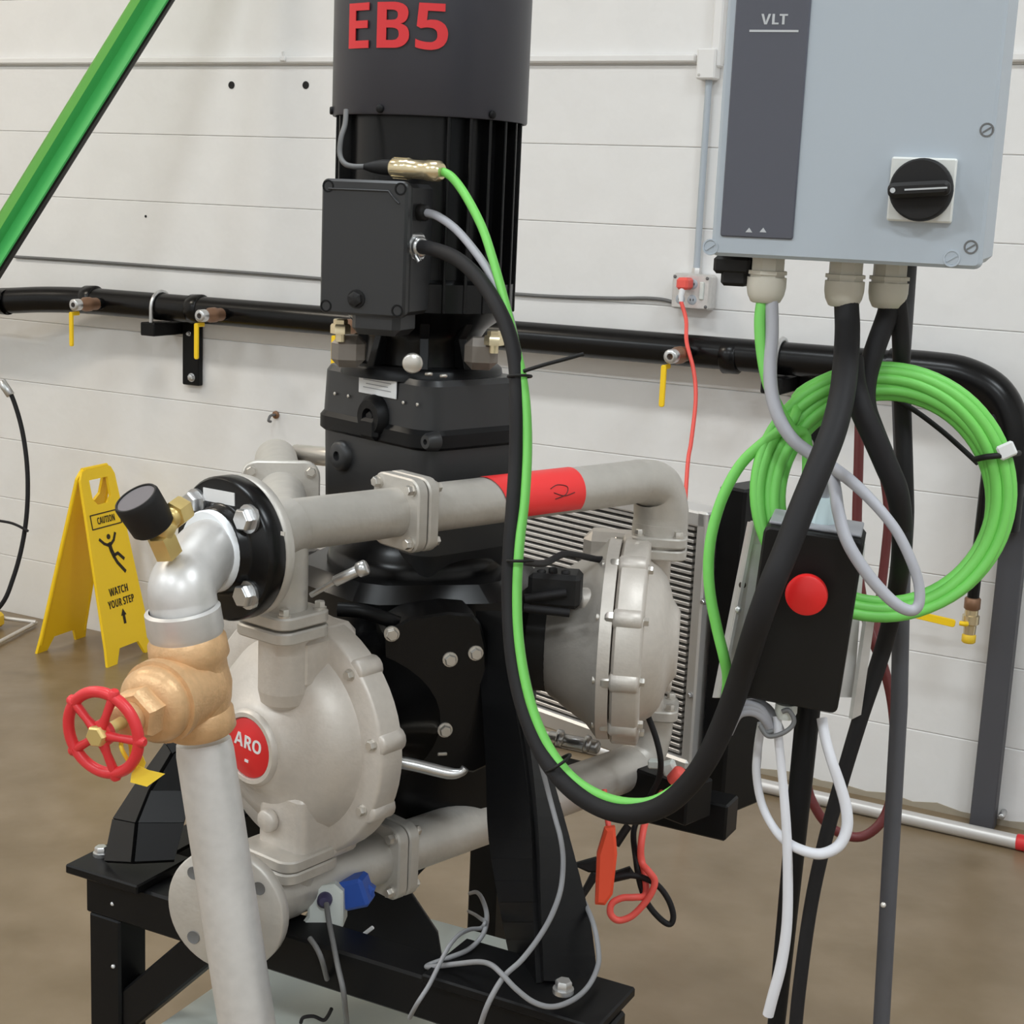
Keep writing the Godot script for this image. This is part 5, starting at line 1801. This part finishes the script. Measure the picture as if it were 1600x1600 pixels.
# ---------------------------------------------------------------- cables
func cables() -> void:
	# heavy motor cable: terminal box, long hanging loop, back up to the middle gland
	var mc := px([[652, 385, 1.84], [680, 390, 1.80], [715, 405, 1.76], [748, 435, 1.73], [775, 475, 1.70], [795, 520, 1.68], [806, 570, 1.665], [808, 640, 1.65], [807, 720, 1.64], [802, 800, 1.62], [797, 880, 1.61], [797, 960, 1.60], [804, 1040, 1.585], [822, 1115, 1.565], [850, 1180, 1.545], [890, 1230, 1.52], [940, 1262, 1.50], [990, 1272, 1.475], [1035, 1260, 1.45], [1072, 1230, 1.425], [1105, 1185, 1.40], [1135, 1120, 1.375], [1160, 1050, 1.345], [1182, 980, 1.30], [1205, 915, 1.285], [1228, 860, 1.285], [1255, 790, 1.29], [1282, 725, 1.30], [1303, 670, 1.315], [1316, 615, 1.335], [1322, 560, 1.36], [1324, 515, 1.38], [1323, 485, 1.387], [1322, 458, 1.388]])
	cable("motor_cable", mc, [0.0085, 0.0085, 0.0085, 0.0085, 0.0088, 0.0095, 0.0105, 0.011, 0.011, 0.0115, 0.0115, 0.011], mats.black_rubber, "thick black motor cable looping from the terminal box up to the middle drive gland", "cable", 16)
	# green feedback cable: connector, alongside the motor cable, three metres of coil, first gland
	var gp := px([[688, 267, 1.805], [704, 275, 1.795], [722, 297, 1.785], [740, 328, 1.77], [756, 362, 1.755], [770, 405, 1.735], [783, 450, 1.715], [796, 500, 1.69], [808, 550, 1.67], [818, 600, 1.655], [823, 650, 1.645], [824, 710, 1.635], [820, 780, 1.62], [812, 850, 1.605], [808, 920, 1.595], [810, 990, 1.585], [820, 1060, 1.57], [838, 1125, 1.555], [864, 1178, 1.54], [900, 1220, 1.52], [945, 1246, 1.50], [990, 1255, 1.48], [1030, 1248, 1.475], [1075, 1215, 1.47], [1112, 1160, 1.46], [1132, 1105, 1.44], [1137, 1062, 1.42], [1132, 1030, 1.41], [1121, 985, 1.41], [1110, 930, 1.41], [1107, 880, 1.41], [1113, 830, 1.41], [1130, 775, 1.41], [1158, 725, 1.41], [1195, 690, 1.405], [1240, 655, 1.40]])
	var rg := RandomNumberGenerator.new()
	rg.seed = 12
	var turns := 9
	var steps := 14
	var off := []
	for i in turns + 2:
		off.append([rg.randf_range(-1, 1), rg.randf_range(-1, 1), rg.randf_range(-1, 1), rg.randf_range(-1, 1), rg.randf_range(-1, 1)])
	for i in range(0, turns * steps - 3):
		var f := float(i) / steps
		var k := int(f)
		var w := f - k
		var A: Array = off[k]
		var B: Array = off[k + 1]
		var slot := fposmod(k * 0.39, 1.0) * (1.0 - w) + fposmod((k + 1) * 0.39, 1.0) * w     # where in the bundle this turn lies
		var lx := 1172.0 + 50.0 * slot
		var rx := 1592.0 - 62.0 * slot
		var ty := 572.0 + 52.0 * slot + 4.0 * lerpf(A[1], B[1], w)
		var by := 978.0 - 42.0 * slot + 7.0 * lerpf(A[2], B[2], w)
		var th := deg_to_rad(-128.0) + TAU * f               # starts at upper left and runs clockwise over the top
		var cx := (lx + rx) / 2 + 4 * lerpf(A[3], B[3], w)
		var cy := (ty + by) / 2
		gp.append(P(cx + cos(th) * (rx - lx) / 2, cy + sin(th) * (by - ty) / 2, 1.405 + 0.008 * lerpf(A[4], B[4], w) + 0.006 * sin(th * 2.0)))
	gp.append_array(px([[1262, 700, 1.40], [1238, 672, 1.385], [1218, 640, 1.378], [1200, 600, 1.38], [1190, 550, 1.384], [1187, 500, 1.386], [1192, 462, 1.387]]))
	cable("green_cable", gp, 0.0052, mats.green_cable, "bright green cable coiled up beside the stop box and plugged in at the motor", "cable", 12, 5)
	# grey cable from the terminal box, hidden behind the motor cable, out to the left of the stop box
	var gy := px([[664, 332, 1.832], [684, 338, 1.815], [712, 358, 1.79], [740, 390, 1.765], [764, 425, 1.74], [782, 462, 1.715], [797, 500, 1.70], [806, 560, 1.69], [806, 660, 1.675], [801, 800, 1.65], [797, 940, 1.63], [804, 1040, 1.61], [826, 1120, 1.59], [865, 1195, 1.565], [920, 1245, 1.54], [985, 1268, 1.51], [1040, 1258, 1.475], [1083, 1226, 1.445], [1113, 1182, 1.425], [1132, 1140, 1.415], [1150, 1112, 1.405], [1172, 1102, 1.40], [1192, 1106, 1.40], [1206, 1122, 1.40], [1216, 1145, 1.40]])
	cable("grey_cable", gy, [0.005, 0.005, 0.005, 0.0065, 0.0065, 0.0065], mats.grey_cable, "grey cable leaving the terminal box between the green and black ones", "cable")
	# grey cable from the first gland, looping over the stop box into its top gland
	var g2 := px([[1205, 462, 1.385], [1206, 520, 1.383], [1203, 570, 1.378], [1206, 615, 1.372], [1218, 655, 1.366], [1240, 688, 1.362], [1272, 712, 1.358], [1300, 730, 1.34], [1325, 748, 1.32], [1350, 770, 1.308], [1378, 800, 1.30], [1402, 832, 1.295], [1422, 872, 1.292], [1435, 910, 1.292], [1436, 942, 1.292], [1424, 954, 1.292], [1400, 944, 1.292], [1370, 915, 1.294], [1342, 878, 1.296], [1322, 842, 1.30], [1310, 800, 1.315], [1305, 765, 1.33], [1300, 745, 1.34], [1290, 755, 1.35], [1285, 785, 1.36]])
	cable("sensor_cable", g2, [0.0062, 0.0062, 0.0058, 0.0045, 0.0045, 0.0055, 0.0055, 0.0055], mats.grey_cable, "grey cable dropping from the left drive gland and looping in front of the stop box", "cable")
	# supply cables
	cable("power_cable", px([[1392, 462, 1.399], [1387, 490, 1.399], [1369, 540, 1.392], [1354, 590, 1.385], [1352, 632, 1.375], [1364, 670, 1.37], [1382, 715, 1.37], [1400, 760, 1.375], [1409, 810, 1.385], [1408, 870, 1.40], [1400, 930, 1.45], [1388, 985, 1.475], [1370, 1045, 1.485], [1345, 1120, 1.49], [1318, 1210, 1.50], [1290, 1310, 1.51], [1268, 1410, 1.52], [1252, 1520, 1.53], [1242, 1620, 1.54], [1236, 1760, 1.56], [1236, 1900, 1.58]]), [0.010, 0.0095, 0.0098, 0.0098, 0.0095, 0.0088, 0.0082, 0.0072, 0.0068, 0.0068, 0.0068], mats.black_rubber, "black supply cable crossing behind the stop box and slanting down to the floor", "cable", 14)
	cable("supply_cable", px([[1400, 448, 1.395], [1405, 490, 1.40], [1408, 540, 1.41], [1409, 590, 1.43], [1411, 660, 1.45], [1414, 740, 1.455], [1416, 800, 1.466], [1415, 850, 1.478], [1413, 890, 1.485]]), [0.0078, 0.0082, 0.0082, 0.0075, 0.006], mats.black_rubber, "black cable running straight down from the right drive gland", "cable", 14)
	cable("branch_cable", px([[1334, 560, 1.375], [1336, 600, 1.365], [1346, 640, 1.355], [1364, 680, 1.355], [1384, 725, 1.36], [1402, 770, 1.368], [1410, 830, 1.39], [1407, 890, 1.425], [1398, 945, 1.465]]), [0.009, 0.0105, 0.0105, 0.0105, 0.009, 0.006], mats.black_rubber, "short black cable joining the thick motor cable below the middle gland", "cable", 14)
	# dark red hose behind
	cable("red_hose", px([[1343, 600, 1.62], [1343, 660, 1.62], [1341, 740, 1.62], [1339, 820, 1.62], [1342, 900, 1.62], [1358, 985, 1.62], [1380, 1040, 1.62], [1394, 1100, 1.62], [1399, 1170, 1.62], [1396, 1230, 1.62], [1380, 1280, 1.62], [1350, 1306, 1.62], [1318, 1304, 1.62], [1290, 1285, 1.62], [1272, 1258, 1.62], [1262, 1230, 1.62], [1262, 1190, 1.60]]), 0.0052, mats.dark_red, "dark red hose hanging in a loop behind the stop box", "hose")
	cable("red_lead", px([[1372, 700, 1.66], [1384, 760, 1.66], [1388, 810, 1.66], [1384, 860, 1.66], [1376, 930, 1.66], [1368, 1010, 1.65]]), 0.005, mats.dark_red, "short dark red lead beside the drive post", "cable")
	# pale leads under the stop box
	cable("white_cable", px([[1214, 1120, 1.39], [1217, 1160, 1.385], [1223, 1220, 1.385], [1229, 1300, 1.385], [1231, 1380, 1.39], [1229, 1450, 1.395], [1220, 1510, 1.40], [1208, 1555, 1.405], [1200, 1586, 1.41]]), [0.0042, 0.0042, 0.0048, 0.0052, 0.0052], mats.white_cable, "white cable hanging straight down from the stop box with a cut end", "cable")
	cable("pale_loop_cable", px([[1284, 1122, 1.39], [1290, 1155, 1.385], [1300, 1190, 1.38], [1312, 1225, 1.38], [1322, 1262, 1.38], [1323, 1295, 1.38], [1310, 1322, 1.38], [1284, 1334, 1.38], [1258, 1330, 1.38], [1230, 1316, 1.395], [1208, 1292, 1.41], [1190, 1255, 1.42], [1182, 1210, 1.42], [1184, 1170, 1.42], [1190, 1130, 1.415]]), [0.0048, 0.0048, 0.0052, 0.0052, 0.0048, 0.004, 0.004, 0.004], mats.white_cable, "pale cable hanging in a wide loop under the stop box", "cable")
	for q in [[0, "upper pale lead bending into the underside of the stop box"], [8, "middle pale lead bending into the underside of the stop box"], [16, "lower pale lead bending into the underside of the stop box"]]:
		var o: float = q[0]
		cable("bent_lead", px([[1138, 1130 + o, 1.385], [1152, 1104 + o * 0.9, 1.383], [1168, 1099 + o * 0.8, 1.382], [1184, 1104 + o * 0.7, 1.382], [1196, 1118 + o * 0.5, 1.384], [1202, 1136 + o * 0.2, 1.388]]), 0.0042, mats.grey_cable, q[1], "cable")
	cable("wire_ring", px([[1208, 1142, 1.375], [1196, 1144, 1.375], [1188, 1134, 1.375], [1200, 1150, 1.372], [1222, 1146, 1.37], [1238, 1134, 1.37], [1240, 1122, 1.37], [1232, 1110, 1.372], [1222, 1112, 1.374]]), 0.0022, mats.dark_grey_cable, "thin dark wire ring under the left corner of the stop box", "wire")
	var g := Geo.new()
	var bp := P(1228, 1112, 1.385)
	g.lathe(bp + Vector3(0, 0.008, 0), Vector3.DOWN, [Vector2(0, 0), Vector2(0, 0.010), Vector2(0.008, 0.010), Vector2(0.014, 0.0075), Vector2(0.014, 0)], 18)
	single("bottom_gland", g, mats.white_plastic, "small white gland under the stop box beside the pale leads", "gland")
	# ties
	var ties := [[808, 588, 1.66, 0.0125, "tie round the motor cable level with the motor flange"], [809, 876, 1.60, 0.0135, "tie round the green and black cables in front of the cooler"], [868, 1192, 1.535, 0.0145, "tie round the cables low on the hanging loop"]]
	for q in ties:
		g = Geo.new()
		var c := P(q[0] + 4.0, q[1], q[2])
		var dr := (P(q[0] + (26.0 if q[1] > 1100 else 0.0), q[1] + 40.0, q[2]) - P(q[0], q[1], q[2])).normalized()
		g.ring(c, dr, q[3], 0.0017, 28, 6)
		single("cable_tie", g, mats.black_plastic, "black " + q[4], "cable tie", "cable ties on the motor cables")
	cable("tie_tail", px([[818, 580, 1.655], [850, 570, 1.65], [880, 562, 1.65], [912, 553, 1.65]]), 0.0022, mats.black_plastic, "loose black tie end sticking out right of the cables", "cable tie")
	cable("cooler_lead", px([[816, 877, 1.75], [850, 880, 1.9], [880, 866, 1.95], [905, 868, 2.0], [935, 874, 2.05], [962, 872, 2.08]]), 0.0045, mats.black_rubber, "black lead running across the slats to the right pump head", "cable")
	cable("coil_tie", px([[1523, 718, 1.40], [1540, 714, 1.388], [1560, 712, 1.386], [1580, 710, 1.39], [1592, 708, 1.405]]), 0.0028, mats.black_plastic, "black tie round the right side of the green coil", "cable tie")
	g = Geo.new()
	g.box(P(1573, 704, 1.384), face_basis(az(70), 0.5), Vector3(0.016, 0.014, 0.004), 0.002)
	single("coil_label", g, mats.white_label, "small white label on the tie of the green coil", "label")
	cable("thin_lead", px([[1368, 606, 1.43], [1392, 620, 1.43], [1430, 642, 1.435], [1470, 672, 1.44], [1502, 700, 1.44], [1528, 724, 1.43]]), 0.0026, mats.black_rubber, "thin black lead slanting across the inside of the green coil", "cable")

# ---------------------------------------------------------------- small things round the base
func small_things() -> void:
	var g := Geo.new()
	# test plug on the front port
	var t := thing("hose_fitting", "small bright test fitting with a stem by the front port flange", "fitting", P(492, 925, 1.70))
	g = Geo.new()
	g.cyl(P(486, 930, 1.715), P(528, 906, 1.70), 0.0032, 12)
	part("stem", g, mats.zinc, t)
	g = Geo.new()
	g.cyl(P(522, 909, 1.70), P(566, 888, 1.69), 0.0062, 16, 0.002)
	g.cyl(P(558, 892, 1.692), P(574, 885, 1.69), 0.0088, 16, 0.002)
	part("coupler", g, mats.zinc, t)
	# white device and blue plug on the beam
	t = thing("relay_box", "small white junction box sitting on the front beam of the frame", "junction box", P(515, 1445, 1.80))
	g = Geo.new()
	g.prism(px([[480, 1388, 1.80], [522, 1382, 1.80], [536, 1394, 1.80], [536, 1448, 1.795], [520, 1468, 1.785], [465, 1450, 1.79], [480, 1432, 1.80]]), cb.z * -0.05, 0.003)
	part("case", g, mats.white_plastic, t)
	g = Geo.new()
	g.lathe(P(508, 1405, 1.80), cb.z, [Vector2(0, 0), Vector2(0, 0.009), Vector2(0.01, 0.0085), Vector2(0.014, 0.005), Vector2(0.014, 0)], 20)
	part("plug", g, mats.indigo, t)
	g = Geo.new()
	g.box(P(556, 1392, 1.83), face_basis(az(75), 0.35), Vector3(0.034, 0.036, 0.03), 0.004)
	g.prism(px([[530, 1385, 1.825], [570, 1378, 1.825], [586, 1390, 1.825], [580, 1408, 1.825], [560, 1420, 1.825], [538, 1418, 1.825]]), cb.z * -0.02, 0.003)
	single("blue_plug", g, mats.blue, "blue plastic plug behind the white junction box", "plug")
	g = Geo.new()
	g.box(P(576, 1454, 1.80), face_basis(az(70), 0.75), Vector3(0.0155, 0.0045, 0.003), 0.001)
	single("white_clip", g, mats.white_label, "tiny white clip on the black gusset", "clip")
	cable("plug_lead", px([[510, 1412, 1.785], [514, 1440, 1.765], [521, 1475, 1.74], [528, 1510, 1.72], [536, 1545, 1.70], [540, 1580, 1.72], [542, 1600, 1.80]]), 0.0032, mats.dark_grey_cable, "grey lead dropping from the indigo plug over the beam", "cable")
	cable("short_lead", px([[484, 1466, 1.735], [494, 1480, 1.725], [503, 1500, 1.72], [511, 1530, 1.74]]), 0.003, mats.dark_grey_cable, "short grey lead hanging over the beam beside the round flange", "cable")
	# loops of thin grey cable over the beam and the leg
	cable("looped_lead", px([[842, 1180, 1.74], [856, 1235, 1.755], [868, 1280, 1.745], [876, 1310, 1.735], [880, 1345, 1.725], [876, 1390, 1.69], [862, 1430, 1.655], [842, 1465, 1.625], [815, 1500, 1.60], [790, 1523, 1.59], [772, 1550, 1.58], [758, 1580, 1.58], [748, 1612, 1.60]]), 0.003, mats.mid_grey_cable, "thin grey cable curving down in front of the right pump leg", "cable")
	cable("long_lead", px([[880, 1372, 1.86], [904, 1396, 1.80], [918, 1420, 1.74], [929, 1450, 1.70], [935, 1485, 1.68], [934, 1510, 1.66], [920, 1540, 1.63], [896, 1562, 1.60], [864, 1573, 1.585], [834, 1566, 1.58], [806, 1545, 1.58], [786, 1524, 1.585], [768, 1508, 1.60], [748, 1503, 1.63], [715, 1506, 1.66], [690, 1509, 1.675], [668, 1511, 1.69], [672, 1507, 1.70], [700, 1497, 1.70], [730, 1485, 1.715], [750, 1467, 1.73], [759, 1448, 1.74], [760, 1425, 1.80], [752, 1402, 2.0], [744, 1394, 2.22], [734, 1396, 2.36]]), 0.0029, mats.mid_grey_cable, "long thin grey cable lying in loops over the front beam and foot", "cable")
	cable("stray_lead", px([[732, 1424, 2.36], [742, 1429, 2.2], [752, 1436, 1.9], [758, 1440, 1.75], [752, 1450, 1.74], [735, 1452, 1.725], [718, 1460, 1.70], [704, 1475, 1.68], [694, 1492, 1.67], [684, 1512, 1.66], [670, 1540, 1.64], [652, 1568, 1.63], [640, 1590, 1.66]]), 0.0025, mats.mid_grey_cable, "thin grey cable hanging from the front beam towards the grey box", "cable")
	cable("black_stub_lead", px([[470, 1598, 1.80], [474, 1590, 1.795], [490, 1588, 1.79], [505, 1594, 1.785], [512, 1588, 1.78], [518, 1576, 1.775]]), 0.0022, mats.black_rubber, "thin black wire end curled on the grey box lid", "wire")
	cable("hanging_wire", px([[874, 1255, 1.9], [873, 1275, 1.9], [872, 1300, 1.88]]), 0.0016, mats.bronze, "fine brown wire hanging beside the hanging cable loop", "wire")
	# things hanging under the cooler foot
	t = thing("orange_tag", "long orange plastic handle hanging below the cooler's foot", "handle", P(938, 1408, 2.1))
	g = Geo.new()
	g.prism(px([[944, 1290, 2.10], [960, 1288, 2.10], [963, 1330, 2.10], [956, 1392, 2.10], [944, 1409, 2.10], [929, 1408, 2.10], [932, 1330, 2.10]]), cb.z * 0.022, 0.004)
	part("grip", g, mats.orange, t)
	g = Geo.new()
	g.tube(smooth(px([[944, 1234, 2.12], [947, 1262, 2.11], [951, 1292, 2.10]])), 0.004, 8)
	part("loop", g, mats.coral, t)
	cable("coral_lead", px([[1062, 1205, 2.2], [1048, 1222, 2.2], [1030, 1245, 2.17], [1012, 1275, 2.13], [1003, 1310, 2.1], [1002, 1345, 2.1], [1014, 1362, 2.09], [1023, 1376, 2.09], [1018, 1395, 2.09], [1004, 1415, 2.09], [986, 1432, 2.09], [966, 1438, 2.09], [954, 1428, 2.09], [956, 1412, 2.09], [972, 1403, 2.09], [992, 1402, 2.09], [1008, 1398, 2.1], [1008, 1370, 2.11], [1001, 1330, 2.12], [1006, 1290, 2.13]]), 0.0048, mats.coral, "coral coloured cord hanging in a small loop below the cooler's foot", "cord")
	g = Geo.new()
	g.cyl(P(1050, 1222, 2.14), P(1066, 1204, 2.13), 0.011, 16, 0.003)
	single("coral_plug", g, mats.coral, "coral coloured plug lying at the foot of the cooler", "plug")
	g = Geo.new()
	g.box(P(1046, 1200, 2.15), face_basis(az(80), 0.4), Vector3(0.018, 0.02, 0.018), 0.003)
	g.box(P(1022, 1193, 2.15), face_basis(az(80), 0.1), Vector3(0.016, 0.012, 0.014), 0.002)
	single("white_connector", g, mats.white_plastic, "pair of small white connectors beside the coral plug", "connector")
	cable("hanging_lead", px([[1012, 1118, 2.12], [1024, 1150, 2.12], [1032, 1185, 2.12], [1030, 1215, 2.14], [1018, 1240, 2.16], [1002, 1270, 2.17], [990, 1300, 2.15], [994, 1345, 2.12], [1000, 1380, 2.11], [1012, 1412, 2.1], [1032, 1436, 2.1], [1047, 1444, 2.1], [1052, 1430, 2.1], [1044, 1405, 2.1], [1026, 1382, 2.1], [1000, 1370, 2.1], [978, 1368, 2.1], [960, 1372, 2.1]]), 0.0042, mats.black_rubber, "black cord hanging in a loop under the cooler's foot", "cord")
	t = thing("black_clamp", "black spring clamp behind the orange handle beside the pump leg", "clamp", P(925, 1400, 2.12))
	g = Geo.new()
	g.prism(px([[893, 1352, 2.14], [932, 1341, 2.14], [940, 1352, 2.14], [938, 1364, 2.14], [920, 1364, 2.14]]), cb.z * -0.015, 0.003)
	part("jaw", g, mats.black_plastic, t)
	g = Geo.new()
	g.prism(px([[906, 1400, 2.14], [926, 1362, 2.14], [936, 1364, 2.14], [930, 1380, 2.14], [914, 1404, 2.14]]), cb.z * -0.015, 0.003)
	part("jaw", g, mats.black_plastic, t)
	g = Geo.new()
	g.prism(px([[955, 1366, 2.13], [985, 1356, 2.13], [992, 1366, 2.13], [984, 1374, 2.13], [958, 1380, 2.13]]), cb.z * -0.015, 0.003)
	part("jaw", g, mats.black_plastic, t)
	g = Geo.new()
	g.tube(px([[962, 1320, 2.14], [975, 1300, 2.14], [982, 1290, 2.14]]), 0.006, 8)
	part("spring_arm", g, mats.black_plastic, t)
